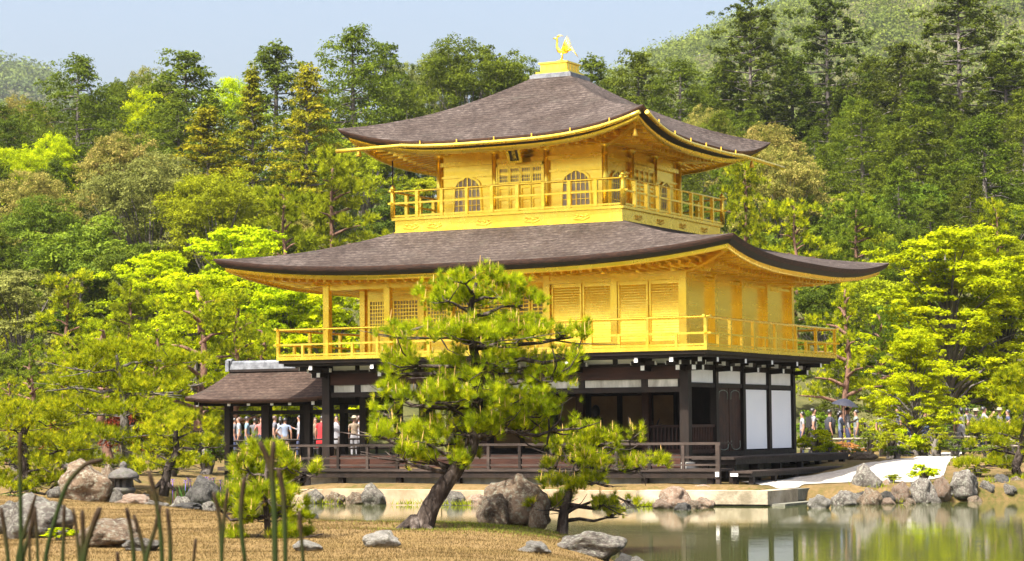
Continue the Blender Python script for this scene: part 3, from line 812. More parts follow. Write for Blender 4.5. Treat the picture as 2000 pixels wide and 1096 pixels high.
# name board under the upper eave, tilted forward
nb = MB(); cN = Vector((0.0, -W3 - .42, 10.22)); tilt = R(24)
def nbp(x, d, z):   # x along front, d out of the board, z up the board
    return cN + Vector((x, -d * math.cos(tilt) - z * math.sin(tilt) * 1.0 + 0, -d * math.sin(tilt) + z * math.cos(tilt)))
def nbox(mb, x0, x1, d0, d1, z0, z1):
    vs_ = [nbp(x, d, z) for z in (z0, z1) for x, d in ((x0, d0), (x1, d0), (x1, d1), (x0, d1))]
    mb.add(vs_, [(3, 2, 1, 0), (4, 5, 6, 7), (0, 1, 5, 4), (1, 2, 6, 5), (2, 3, 7, 6), (3, 0, 4, 7)])
nbox(nb, -.15, .15, 0, .03, -.24, .24); board = nb.build('name_board', M['lacquer'], PAV)
nf = MB()
for x0, x1, z0, z1 in ((-.23, -.15, -.31, .31), (.15, .23, -.31, .31), (-.15, .15, .24, .31), (-.15, .15, -.31, -.24)): nbox(nf, x0, x1, -.01, .055, z0, z1)
nf.build('board_frame', M['gold'], board)
for i, ch in enumerate('究竟頂'):
    cu = bpy.data.curves.new('character', 'FONT'); cu.body = ch; cu.size = .15; cu.align_x = 'CENTER'; cu.align_y = 'CENTER'; cu.extrude = .004
    to = bpy.data.objects.new('character', cu); col.objects.link(to)
    dg = bpy.context.evaluated_depsgraph_get()
    tm = bpy.data.meshes.new_from_object(to.evaluated_get(dg)); bpy.data.objects.remove(to)
    if len(tm.vertices):
        for v in tm.vertices:
            v.co = nbp(v.co.x, .034 + v.co.z, .15 - i * .15 + v.co.y)
        link('character', tm, M['gold'], board)

# ---- balustrades
def balustrade(h_x, h_y, z, rails, posts, newel_h, spacing, short, mat, which=(0, 1, 2, 3), rr=.035, pw=.07):
    for k in which:
        hh = h_x if k % 2 == 0 else h_y; ho = h_y if k % 2 == 0 else h_x
        sd = sides(1)[k]; o, ax, n = sd
        def P(a, zz): return (n[0] * ho + ax[0] * a, n[1] * ho + ax[1] * a, zz)
        first = MB(); ext = .16
        zz = z + rails[0]
        first.tube([P(-hh - ext, zz + .03), P(-hh, zz), P(0, zz), P(hh, zz), P(hh + ext, zz + .03)], rr, 8)
        bal = first.build('balustrade', mat, PAV)
        for j, rz in enumerate(rails[1:]):
            r_ = MB(); r_.beam(P(-hh - (ext if j == 0 else 0), z + rz), P(hh + (ext if j == 0 else 0), z + rz), .055, .055); r_.build('rail', mat, bal)
        m_ = max(1, round(2 * hh / spacing)); st = 2 * hh / m_
        for i in range(0, m_ + 1):
            if i == m_: continue
            a = -hh + i * st
            p = MB()
            if i == 0 and newel_h:
                x, y, _ = P(a, 0); p.lathe((x, y, z), [(.075, 0), (.075, newel_h - .14), (.055, newel_h - .13), (.055, newel_h - .11), (.085, newel_h - .09), (.09, newel_h - .05), (.05, newel_h), (.01, newel_h + .07)], 12)
                p.build('newel_post', mat, bal)
            else:
                p.beam(P(a, z), P(a, z + rails[0] - .02), pw, pw, up=(1, 0, 0)); p.build('post', mat, bal)
            if short:
                p = MB(); b_ = a + st / 2; p.beam(P(b_, z), P(b_, z + rails[1]), pw * .9, pw * .9, up=(1, 0, 0)); p.build('short_post', mat, bal)
balustrade(3.79, 3.79, 8.41, (.79, .44, .05), None, .95, .88, False, M['gold'], rr=.033, pw=.10)
balustrade(6.90, 5.31, 4.27, (.80, .36, .05), None, 0, 1.72, True, M['gold'], rr=.038, pw=.085)

# ---- second storey
H2x, H2y = W2 + 1.115, D2 + 1.115
fl = MB(); fl.box(-H2x, H2x, -H2y, H2y, 4.165, 4.27); fl.build('second_storey_deck', M['gold'], PAV)
fl = MB(); fl.box(-H2x + .05, H2x - .05, -H2y + .05, H2y - .05, 4.07, 4.163); fl.box(-H2x + .16, H2x - .16, -H2y + .16, H2y - .16, 3.99, 4.07); fl.build('deck_edge', M['wood_dark'], PAV)
ZC = 6.62                                                     # top of second storey wall
w2 = MB()
w2.box(1.59, W2 - .06, -D2 + .07, -D2 + .15, 4.271, ZC)        # shuttered part, flush with the front
w2.box(W2 - .15, W2 - .07, -D2 + .151, D2 - .151, 4.271, ZC)
w2.box(-W2 + .06, W2 - .06, D2 - .15, D2 - .07, 4.271, ZC)
w2.box(-W2 + .07, -W2 + .15, -2.12 + .08, D2 - .151, 4.271, ZC)
w2.box(-W2 + .151, 1.58, -2.12 + .0, -2.12 + .08, 4.271, ZC)   # recessed wall behind the open veranda
w2.box(1.59, 1.67, -D2 + .151, -2.121, 4.271, ZC)
wall2 = w2.build('second_storey_wall', M['gold_board'], PAV)
cl = MB(); cl.box(-W2 + .1, 1.58, -D2 + .1, -2.13, 6.45, 6.50); cl.build('veranda_ceiling', M['gold'], wall2)
fb = MB(); fb.box(-W2, W2, -D2 - .06, -D2 + .065, 6.28, 6.60); fb.build('front_frieze', M['gold_board'], wall2)
fb = MB(); fb.box(W2 - .065, W2 + .05, -D2 + .07, D2, 6.36, 6.60); fb.build('east_frieze', M['gold_board'], wall2)
fb = MB(); fb.box(-W2 - .05, -W2 + .065, -D2 + .07, D2, 6.36, 6.60); fb.build('west_frieze', M['gold_board'], wall2)
def post2(x, y, r_=.10, z0=4.27, z1=6.55, mat=None):
    p = MB(); p.beam((x, y, z0), (x, y, z1), r_ * 2, r_ * 2, up=(1, 0, 0)); return p.build('post', mat or M['gold'], wall2)
for x in (-5.83, -3.71, -1.59, 1.59, 5.83): post2(x, -D2)
post2(3.71, -D2 + .03, .08)
for y in (-2.12, 0, 2.12, 4.24): post2(W2, y, .10); post2(-W2, y, .09)
for x in (-3.71, -1.59): post2(x, -2.12 - .02, .08)
for x in (-3.71, -1.59, 1.59, 3.71): post2(x, D2, .10)
def hb(x0, x1, y, z, h, d, name='wall_beam'):
    b_ = MB(); b_.beam((x0, y, z), (x1, y, z), d, h); b_.build(name, M['gold'], wall2)
hb(1.60, W2, -D2 - .002, 6.24, .08, .18); hb(1.66, W2 - .1, -D2 + .01, 4.33, .10, .16)
for y0 in (-4.24, -2.12, 0, 2.12):
    b_ = MB(); b_.beam((W2 - .01, y0 + .1, 6.26), (W2 - .01, y0 + 2.02, 6.26), .14, .07); b_.build('wall_beam', M['gold'], wall2)
    b_ = MB(); b_.beam((W2 - .01, y0 + .1, 4.34), (W2 - .01, y0 + 2.02, 4.34), .14, .12); b_.build('wall_beam', M['gold'], wall2)
# four slatted shutters
for i, (a, c) in enumerate(((1.71, 2.66), (2.70, 3.62), (3.80, 4.73), (4.77, 5.71))):
    s_ = MB()
    for x0, x1, z0, z1 in ((a, a + .05, 4.40, 6.19), (c - .05, c, 4.40, 6.19), (a + .05, c - .05, 4.40, 4.46), (a + .05, c - .05, 6.13, 6.19)):
        s_.box(x0, x1, -D2 - .01, -D2 + .06, z0, z1)
    sh = s_.build('shutter', M['gold'], PAV)
    s_ = MB(); s_.box(a + .05, c - .05, -D2 + .03, -D2 + .065, 4.46, 6.13); s_.build('panel', M['gold_board'], sh)
    for j in range(22):
        z = 4.49 + j * .0735; s_ = MB()
        s_.add([(a + .052, -D2 + .014, z), (c - .052, -D2 + .014, z), (c - .052, -D2 + .026, z + .056), (a + .052, -D2 + .026, z + .056), (a + .052, -D2 + .029, z), (c - .052, -D2 + .029, z), (c - .052, -D2 + .0295, z + .056), (a + .052, -D2 + .0295, z + .056)],
               [(0, 1, 2, 3), (1, 0, 4, 5), (3, 2, 6, 7), (0, 3, 7, 4), (2, 1, 5, 6)])
        s_.build('slat', M['gold'], sh)
# lattice doors in the recess
for i, (a, c) in enumerate(((-5.62, -4.80), (-4.76, -3.82), (-3.58, -2.68), (-2.64, -1.70), (-1.45, -.02), (.02, 1.45))):
    s_ = MB(); y = -2.12
    for x0, x1, z0, z1 in ((a, a + .06, 4.35, 6.1), (c - .06, c, 4.35, 6.1), (a + .06, c - .06, 4.35, 4.43), (a + .06, c - .06, 6.02, 6.1), (a + .06, c - .06, 5.02, 5.10)):
        s_.box(x0, x1, y - .06, y - .003, z0, z1)
    dl = s_.build('lattice_door', M['gold'], PAV)
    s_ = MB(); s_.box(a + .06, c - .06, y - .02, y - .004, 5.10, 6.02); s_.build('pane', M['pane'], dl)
    n_ = 8
    for j in range(1, n_):
        x = a + .06 + (c - a - .12) * j / n_; s_ = MB(); s_.box(x - .017, x + .017, y - .047, y - .025, 5.10, 6.02); s_.build('bar', M['gold'], dl)
        z = 5.10 + .92 * j / n_; s_ = MB(); s_.box(a + .062, c - .062, y - .050, y - .021, z - .017, z + .017); s_.build('bar', M['gold'], dl)
# beam noses under the middle eave
for i in range(12):
    x = -W2 + i * 1.06
    n_ = MB(); n_.beam((x, -D2 - .06, 6.50), (x, -D2 - .80, 6.44), .12, .13); n_.lathe((x, -D2 - .80, 6.38), [(.03, 0), (.06, .03), (.06, .07), (.02, .10)], 8); n_.build('beam_nose', M['gold'], wall2)
for i in range(9):
    y = -D2 + i * 1.06
    for s in (-1, 1):
        n_ = MB(); n_.beam((s * (W2 + .05), y, 6.50), (s * (W2 + .80), y, 6.44), .12, .13); n_.build('beam_nose', M['gold'], wall2)
pl = MB(); 
for a, c in (((-W2 - .85, -D2 - .72, 6.535), (W2 + .85, -D2 - .72, 6.535)), ((W2 + .72, -D2 - .85, 6.535), (W2 + .72, D2 + .85, 6.535)), ((-W2 - .72, -D2 - .85, 6.535), (-W2 - .72, D2 + .85, 6.535))):
    pl.beam(a, c, .12, .12)
pl.build('eave_purlin', M['gold'], wall2)

# ---- ground storey (dark timber and white plaster)
F1 = 1.33
def post1(x, y, w_=.24, z0=.9, z1=4.0, mat=None):
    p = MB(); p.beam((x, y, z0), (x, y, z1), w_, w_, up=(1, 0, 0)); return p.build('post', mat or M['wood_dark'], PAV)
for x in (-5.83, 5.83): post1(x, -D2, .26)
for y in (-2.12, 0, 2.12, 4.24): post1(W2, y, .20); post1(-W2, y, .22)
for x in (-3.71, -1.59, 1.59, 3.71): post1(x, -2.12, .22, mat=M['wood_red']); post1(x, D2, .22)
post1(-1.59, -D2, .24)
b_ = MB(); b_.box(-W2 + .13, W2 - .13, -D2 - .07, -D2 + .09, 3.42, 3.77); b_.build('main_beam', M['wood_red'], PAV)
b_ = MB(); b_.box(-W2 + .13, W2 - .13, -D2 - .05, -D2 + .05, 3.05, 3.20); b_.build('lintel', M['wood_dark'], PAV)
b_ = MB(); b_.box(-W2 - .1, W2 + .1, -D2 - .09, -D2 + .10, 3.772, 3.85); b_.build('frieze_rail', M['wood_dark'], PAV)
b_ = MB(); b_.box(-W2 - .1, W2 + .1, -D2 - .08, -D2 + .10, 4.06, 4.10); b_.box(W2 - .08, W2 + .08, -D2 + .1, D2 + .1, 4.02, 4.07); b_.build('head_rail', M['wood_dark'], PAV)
for x in (-4.77, -2.65, .0, 2.65, 4.60):
    b_ = MB(); b_.box(x - .09, x + .09, -D2 - .06, -D2 + .06, 3.202, 3.418); b_.build('strut', M['wood_dark'], PAV)
xs_ = [-5.7, -4.77, -3.71, -2.65, -1.59, -.53, .53, 1.59, 2.65, 3.71, 4.77, 5.70]
for a, c in zip(xs_[:-1], xs_[1:]):
    p = MB(); p.box(a + .07, c - .07, -D2 - .02, -D2 + .03, 3.86, 4.055); p.build('frieze_panel', M['plaster'], PAV)
    p = MB(); p.box(c - .07, c + .07, -D2 - .05, -D2 + .06, 3.852, 4.058); p.build('frieze_post', M['wood_dark'], PAV)
xs_ = [-5.7, -4.77, -2.65, .0, 2.65, 4.60, 5.7]
for a, c in zip(xs_[:-1], xs_[1:]):
    p = MB(); p.box(a + .10, c - .10, -D2 - .01, -D2 + .03, 3.205, 3.415); p.build('transom_panel', M['plaster_grey_shaded'], PAV)  # white plaster; the shade below the main beam is put into its colour
# brackets with white painted ends carrying the balcony
def bracket(x, y, nx, ny):
    ax = (-ny, nx)
    b_ = MB(); tips = []
    def at_(o_, l_, z): return (x + nx * o_ + ax[0] * l_, y + ny * o_ + ax[1] * l_, z)
    b_.beam(at_(0, 0, 3.70), at_(.48, 0, 3.72), .11, .13); tips.append((at_(.48, 0, 3.72), at_(.495, 0, 3.72), .112, .132))
    b_.beam(at_(.0, 0, 3.92), at_(.92, 0, 3.93), .11, .12); tips.append((at_(.92, 0, 3.93), at_(.935, 0, 3.93), .112, .122))
    b_.beam(at_(.40, -.36, 3.86), at_(.40, .36, 3.86), .11, .11); tips += [(at_(.40, .36, 3.86), at_(.40, .38, 3.86), .115, .115), (at_(.40, -.38, 3.86), at_(.40, -.36, 3.86), .115, .115)]
    b_.beam(at_(.40, 0, 3.78), at_(.40, 0, 3.86), .18, .18, up=(1, 0, 0))
    bo = b_.build('bracket', M['wood_dark'], PAV)
    for a, c, w_, h_ in tips:
        t = MB(); t.beam(a, c, w_, h_); t.build('painted_end', M['white_paint'], bo)
for x in (-5.83, -3.71, -1.59, .53, 2.65, 4.77, 5.83): bracket(x, -D2 - .05, 0, -1)
for y in (-4.24, -2.12, 0, 2.12, 4.24): bracket(W2 + .05, y, 1, 0)
for y in (-4.24, -2.12, 0, 2.12, 4.24): bracket(-W2 - .05, y, -1, 0)
bracket(W2 + .1, -D2 - .1, .7071, -.7071)
# east face: upper row of white panels, lattice bay, plank doors, two tall paper screens
for i, y in enumerate((-4.24, -2.12, 0, 2.12)):
    a, c = y + .10, y + 2.02
    p = MB(); p.box(W2 - .03, W2 + .02, a + .04, c - .04, 3.32, 3.68); p.build('transom_panel', M['plaster'], PAV)
    p = MB(); p.box(W2 - .02, W2 + .015, a, c, 3.84, 4.02); p.build('frieze_panel', M['plaster'], PAV)
    p = MB(); p.box(W2 - .07, W2 + .07, a, c, 3.69, 3.83); p.build('rail', M['wood_dark'], PAV)
    p = MB(); p.box(W2 - .07, W2 + .07, a, c, 3.19, 3.31); p.build('rail', M['wood_dark'], PAV)
    if i >= 1:
        p = MB(); p.box(W2 - .08, W2 + .10, a, c, 1.24, 1.36); p.build('sill', M['wood_dark'], PAV)
    if i >= 2:
        p = MB(); p.box(W2 - .03, W2 + .02, a + .03, c - .03, 1.40, 3.16); sp = p.build('paper_screen', M['paper'], PAV)
        for x0, x1, z0, z1 in ((a, a + .03, 1.37, 3.18), (c - .03, c, 1.37, 3.18)):
            p = MB(); p.box(W2 - .035, W2 + .035, x0, x1, z0, z1); p.build('frame', M['wood_dark'], sp)
for s in (-1, 1):                                             # double plank door
    y = -1.06 + s * .47
    for j in range(4):
        p = MB(); yy = y - .45 + j * .225; p.box(W2 - .04, W2 + .02, yy + .004, yy + .221, 1.37, 3.18)
        if j == 0: dr = p.build('door_leaf', M['wood_red'], PAV); dr['label'] = 'reddish brown plank door leaf'
        else: p.build('plank', M['wood_red'], dr)
    for z, sg in ((3.02, 1), (1.50, -1)):
        f_ = MB(); pts = []
        for i in range(9):
            a = math.pi * i / 8; pts.append((W2 + .035, y + math.cos(a) * .34, z + sg * (math.sin(a) * .10)))
        f_.tube([(W2 + .03, y + .34, z - sg * .16)] + pts + [(W2 + .03, y - .34, z - sg * .16)], .013, 6); f_.build('metal_fitting', M['bronze'], dr)
def lattice_wall(x0, y0, x1, y1):
    b_ = MB(); zt = 2.10
    b_.beam((x0, y0, zt), (x1, y1, zt), .08, .08); b_.beam((x0, y0, 1.38), (x1, y1, 1.38), .08, .10)
    lo = b_.build('lattice_wall', M['wood_red'], PAV)
    n_ = 16
    for j in range(1, n_):
        t = j / n_; q_ = MB(); X, Y = x0 + (x1 - x0) * t, y0 + (y1 - y0) * t; q_.beam((X, Y, 1.42), (X, Y, 2.06), .045, .045, up=(1, 0, 0)); q_.build('slat', M['wood_red'], lo)
    q_ = MB(); dx, dy = (y1 - y0), -(x1 - x0); L = math.hypot(dx, dy); q_.beam((x0 - dx / L * .05, y0 - dy / L * .05, 1.74), (x1 - dx / L * .05, y1 - dy / L * .05, 1.74), .02, .64); q_.build('backing', M['wood_dark'], lo)
lattice_wall(W2, -D2 + .13, W2, -2.22); lattice_wall(3.82, -2.12, 5.72, -2.12)
# rooms: floor, ceiling, inner walls
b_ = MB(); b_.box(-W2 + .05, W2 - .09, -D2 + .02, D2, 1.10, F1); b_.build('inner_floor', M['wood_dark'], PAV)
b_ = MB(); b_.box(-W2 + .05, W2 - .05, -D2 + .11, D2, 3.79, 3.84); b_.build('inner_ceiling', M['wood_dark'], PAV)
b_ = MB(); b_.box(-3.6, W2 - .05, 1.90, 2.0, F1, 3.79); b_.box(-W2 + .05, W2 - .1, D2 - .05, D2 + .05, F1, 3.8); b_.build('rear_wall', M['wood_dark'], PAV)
for a, c in ((-3.4, -2.4), (-2.3, -1.3), (-1.1, -.1), (.05, 1.0), (1.12, 2.05), (2.17, 2.9)):
    p = MB(); p.box(a, c, 1.84, 1.897, 1.45, 3.05); pp = p.build('sliding_panel', M['tan_panel'], PAV)
    for x in (a, c):
        p = MB(); p.box(x - .03, x + .03, 1.82, 1.838, 1.40, 3.1); p.build('frame', M['wood_dark'], pp)
# wooden image seated on a stand inside (only its outline shows)
im = MB(); im.lathe((.9, .4, F1), [(.42, 0), (.42, .1), (.34, .14), (.34, .34), (.44, .38), (.44, .46)], 12)
im.lathe((.9, .4, F1 + .46), [(.42, 0), (.40, .12), (.22, .22), (.24, .42), (.22, .56), (.10, .64), (.13, .70), (.14, .82), (.10, .93), (.03, .98)], 14); im.build('seated_figure', M['lacquer'], PAV)
for x, z, hh in ((2.95, F1, .9), (-.3, F1, .95)):
    v_ = MB(); v_.lathe((x, 0.0, z), [(.10, 0), (.14, .16), (.07, .3), (.09, .34)], 10)
    for i in range(16):
        a = i * 2.4; v_.tube([(x, 0, z + .3), (x + .16 * math.cos(a), .16 * math.sin(a), z + .5 + .02 * i), (x + .28 * math.cos(a), .28 * math.sin(a), z + .62 + .03 * i)], [.02, .03, .008], 5)
    v_.build('branch_vase', M['lacquer'], PAV)

# ---- lower veranda, benches, foundations
dk = MB(); dk.box(-6.9, 7.25, -5.40, -D2 - .14, .86, .93); dk.build('veranda_deck', M['wood_grey'], PAV)
dk = MB(); dk.box(-6.88, 7.2, -5.36, -5.22, .68, .858); dk.box(-6.88, 7.2, -4.75, -4.6, .68, .858); dk.build('deck_beam', M['wood_dark'], PAV)
dk = MB(); dk.box(-5.7, 5.7, -D2 - .13, -D2 + .015, .95, 1.30); dk.build('floor_edge_beam', M['wood_red'], PAV)
for i in range(8):
    p = MB(); x = -6.7 + i * 1.95; p.beam((x, -5.2, .15), (x, -5.2, .68), .17, .17, up=(1, 0, 0)); p.build('deck_post', M['wood_dark'], PAV)
r_ = MB(); r_.beam((-6.9, -5.33, 1.62), (7.30, -5.33, 1.62), .10, .07); vb = r_.build('veranda_railing', M['wood_grey'], PAV)
for z, h_ in ((1.25, .06), (1.04, .05)):
    r_ = MB(); r_.beam((-6.9, -5.33, z), (7.26, -5.33, z), .06, h_); r_.build('rail', M['wood_grey'], vb)
for i in range(15):
    x = -6.8 + i * 1.0; p = MB(); p.beam((x, -5.33, .93), (x, -5.33, 1.585), .085, .085, up=(1, 0, 0)); p.build('post', M['wood_grey'] if i % 2 else M['wood_dark'], vb)
p = MB(); p.beam((7.22, -5.33, .35), (7.22, -5.33, 1.585), .12, .12, up=(1, 0, 0)); p.build('post', M['wood_grey'], vb)
r_ = MB(); r_.beam((7.22, -5.26, 1.62), (7.22, -4.4, 1.62), .08, .06); r_.build('rail', M['wood_grey'], vb)
p = MB(); p.box(7.17, 7.27, -5.44, -5.40, .72, .85); p.build('painted_beam_end', M['white_paint'], PAV)
# east engawa running on northwards as a bench, and the lower step
for j in range(5):
    b_ = MB(); x = W2 + .11 + j * .27; b_.box(x, x + .262, -D2 - .0, 5.5, 1.16, 1.23)
    if j == 0: eg = b_.build('east_veranda', M['wood_grey'], PAV)
    else: b_.build('plank', M['wood_grey'], eg)
b_ = MB(); b_.box(W2 + .16, W2 + 1.42, -D2 + .1, 5.4, 1.02, 1.158); b_.build('edge_beam', M['wood_dark'], eg)
for y in (-4.0, -2.2, -.4, 1.4, 3.0, 4.2, 5.2):
    for x in (7.1, 6.3):
        p = MB(); p.beam((x, y, .40), (x, y, 1.02), .16, .16, up=(1, 0, 0)); p.build('post', M['wood_dark'], eg)
for j in range(3):
    b_ = MB(); x = 7.38 + j * .22; b_.box(x, x + .212, -4.9, 2.9, .80, .86)
    if j == 0: stp = b_.build('east_step', M['wood_grey'], PAV)
    else: b_.build('plank', M['wood_grey'], stp)
b_ = MB(); b_.box(7.42, 7.98, -4.86, 2.85, .70, .798); b_.build('edge_beam', M['wood_dark'], stp)
for y in (-4.7, -3.0, -1.2, .6, 2.0, 2.7):
    for x in (7.47, 7.93):
        p = MB(); p.beam((x, y, .38), (x, y, .70), .13, .13, up=(1, 0, 0)); p.build('post', M['wood_dark'], stp)
p = MB(); p.box(7.40, 7.62, -4.93, -4.902, .72, .80); p.build('painted_beam_end', M['white_paint'], stp)
b_ = MB(); b_.box(-6.0, 6.9, -4.95, -4.80, .36, .76); b_.box(5.9, 6.05, -4.80, 4.3, .36, 1.1); b_.build('plinth_wall', M['plaster_grey_shaded'], PAV)

# stone ledge and landing terrace in front
LED = empty('stone_ledge', (0, 0, 0), 0, 'low tan stone ledge along the water under the dark veranda', 'ledge')
xs_ = [-6.4, -4.3, -2.6, -.4, 1.9, 3.6, 5.62]
for i, (a, c) in enumerate(zip(xs_[:-1], xs_[1:])):
    s = MB(); o_ = .02 * ((i * 7) % 3); s.box(a + .008, c - .008, -7.02 - o_, -4.96, -.5, .37 + .012 * ((i * 5) % 3)); s.build('ledge_stone', M['stone_tan'], LED)
TER = empty('landing_terrace', (0, 0, 0), 0, 'pale stone slab terrace at the water corner beside the east steps', 'terrace')
s = MB(); s.box(5.63, 9.35, -7.25, -4.97, .05, .40); s.build('front_slab', M['stone_slab'], TER)
for i, (a, c) in enumerate(((-4.96, -3.2), (-3.19, -1.3), (-1.29, .7))):
    s = MB(); s.box(6.1, 9.36 + .02 * i, a, c, .08, .39 + .006 * i); s.build('side_slab', M['stone_moss'] if i < 1 else M['stone_slab'], TER)
s = MB(); s.box(8.8, 9.75, -7.05, .2, -.3, .06); s.box(5.7, 9.2, -7.12, -4.9, -.4, .048); s.build('lower_course', M['stone_moss'], TER)
# ------------------------------------------------------------------ fishing pavilion over the water, west side
TSU = empty('fishing_pavilion', (-9, -1.06, 0), 0, 'small open pavilion with brown bark roof left of the golden building', 'pavilion')
TSU.location = (0, 0, 0)
def tsu_roof():
    r = MB(); e = MB(); u = MB()
    x0, x1 = -11.62, -6.35; yr = -1.06; hy = 2.38; zr, ze = 4.03, 3.06
    def zt(t): return ze + (zr - ze) * (.62 * t + .38 * t * t)
    xs = np.linspace(x0, x1, 25)
    for sg in (-1, 1):
        P = []
        for t in np.linspace(0, 1, 9):
            row = []
            for x in xs:
                w_ = abs((x - (x0 + x1) / 2) / ((x1 - x0) / 2)); lift = .10 * w_ ** 4 * (1 - t) ** 2
                # gable verge sweeps slightly inwards towards the ridge
                xx = x + (.16 * t if x < x0 + .9 else 0) * (1 - (x - x0) / .9)
                row.append((xx, yr + sg * hy * (1 - t), zt(t) + lift))
            P.append(row)
        r.grid(P, flip=(sg > 0))
        ed = P[0]
        e.grid([ed, [(x, y - sg * .03, z - .09) for x, y, z in ed], [(x, y - sg * .12, z - .13) for x, y, z in ed]], flip=(sg < 0))
        u.grid([[(x, y - sg * .12, z - .13) for x, y, z in ed], [(x, yr, zr - .25) for x, y, z in ed]], flip=(sg < 0))
        for k in (0, -1):
            vg = [row[k] for row in P]; dx = .0
            e.grid([vg, [(x + dx, y, z - .13) for x, y, z in vg], [(x + (.1 if k == 0 else -.1), y, z - .14) for x, y, z in vg]], flip=((sg < 0) == (k == 0)))
            gp = [(x + (.35 if k == 0 else -.35), y, z - .1) for x, y, z in vg]
            u.grid([gp, [(x, y, 2.9) for x, y, z in gp]], flip=(sg < 0))
    ro = r.build('bark_roof', M['roof_small'], TSU)
    e.build('eave_edge', M['eave_edge'], ro); u.build('soffit', M['wood_dark'], ro)
    t = MB(); t.box(-11.4, -6.5, yr - .20, yr + .20, 3.98, 4.06); t.build('ridge_board', M['wood_dark'], ro)
    for j, (w_, z) in enumerate(((.17, 4.062), (.15, 4.122), (.13, 4.182))):
        t = MB(); t.box(-11.42, -8.9, yr - w_, yr + w_, z, z + .056); t.build('ridge_tile_course', M['tile'], ro)
    t = MB(); t.tube([(-11.44, yr, 4.26), (-8.9, yr, 4.26)], .085, 10); t.build('ridge_cap', M['tile'], ro)
    t = MB(); t.box(-11.56, -11.43, yr - .22, yr + .22, 4.0, 4.36); t.tube([(-11.60, yr, 4.30), (-11.40, yr, 4.30)], .12, 10); t.build('ridge_end_tile', M['tile'], ro)
tsu_roof()
for x in (-10.85, -9.37, -7.85):
    for y in (-2.12, 0.0):
        p = MB(); p.beam((x, y, -.4), (x, y, 3.0), .20 if x > -10 else .22, .20, up=(1, 0, 0)); p.build('post', M['wood_dark'], TSU)
for y in (-2.12, 0.0):
    b_ = MB(); b_.beam((-11.4, y, 3.02), (-6.1, y, 3.02), .16, .16); b_.build('wall_plate', M['wood_dark'], TSU)
    b_ = MB(); b_.beam((-10.85, y, 2.66), (-6.0, y, 2.66), .09, .11); b_.build('tie_rail', M['wood_dark'], TSU)
for i, x in enumerate((-11.3, -10.1, -9.37, -8.5, -7.85, -7.0)):
    b_ = MB(); b_.beam((x, -3.2, 2.93), (x, 1.1, 2.93), .09, .11); bo = b_.build('cross_beam', M['wood_dark'], TSU)
    t = MB(); t.box(x - .05, x + .05, -3.235, -3.201, 2.86, 3.0); t.build('painted_end', M['white_paint'], bo)
b_ = MB(); b_.box(-11.1, -6.0, -2.4, .3, .82, .94); b_.build('floor', M['wood_grey'], TSU)
for y in (-2.2, .1):
    for z in (1.02, 1.25, 1.60):
        if y < 0 and z > 1.5: pass
        b_ = MB(); b_.beam((-10.85, y, z), (-6.1, y, z), .07, .07); b_.build('rail', M['wood_dark'], TSU)
    for i in range(7):
        p = MB(); p.beam((-10.2 + i * .7, y, .94), (-10.2 + i * .7, y, 1.6), .06, .06, up=(1, 0, 0)); p.build('rail_post', M['wood_dark'], TSU)

# ------------------------------------------------------------------ rocks
def rock_mesh(seed, rough=.35, cuts=7):
    r = np.random.default_rng(seed)
    import bmesh
    bm = bmesh.new(); bmesh.ops.create_icosphere(bm, subdivisions=4, radius=1)
    V = np.array([v.co[:] for v in bm.verts])
    planes = unit(r.normal(size=(cuts, 3))); planes[:, 2] = np.abs(planes[:, 2]) * .8; planes = unit(planes); hh = .62 + .28 * r.random(cuts)
    for n_, h_ in zip(planes, hh):
        dd_ = V @ n_ - h_; k = dd_ > 0; V[k] -= n_ * (dd_[k] * .88)[:, None]
    for v, co in zip(bm.verts, V):
        p = Vector(co) + Vector((seed * 3.1, 0, 0))
        n_ = mnoise.fractal(p * 1.6, 1.0, 2.0, 4) * .20 * rough / .35 + mnoise.fractal(p * 5, 1.0, 2.0, 3) * .06 + (mnoise.cell(p * 3.5) - .5) * .0
        v.co = Vector(co) * (1 + n_)
    me = bpy.data.meshes.new('rock'); bm.to_mesh(me); bm.free()
    me.polygons.foreach_set('use_smooth', np.ones(len(me.polygons), bool)); 
    me.materials.append(None)
    return me
ROCKS = [rock_mesh(s, .35 + .05 * (s % 3), 6 + s % 5) for s in range(1, 11)]
def rock(px, D, w_px, h_px, mat, label, group=None, seed=0, z=None, depth=.8, rot=None, name='boulder', tilt=0.0, sink=.28):
    """width and height in picture pixels at distance D"""
    s = D / FPX; p = dep(px, D, 0); zz = max(tz(p[0], p[1]), -.06) if z is None else z
    w_ = w_px * s / 2; h_ = h_px * s
    hz = h_ / (1 + (1 - sink * 2)) if False else h_ * .62
    o = link_mat(name, ROCKS[seed % 10], M[mat])
    o.location = (p[0], p[1], zz + h_ - hz * .95)
    o.rotation_euler = (0, tilt, -YAW * -1 + (rot if rot is not None else 0))
    o.scale = (w_ * 1.05, w_ * depth * 1.05, hz)
    return tag(o, label, 'rock', group)
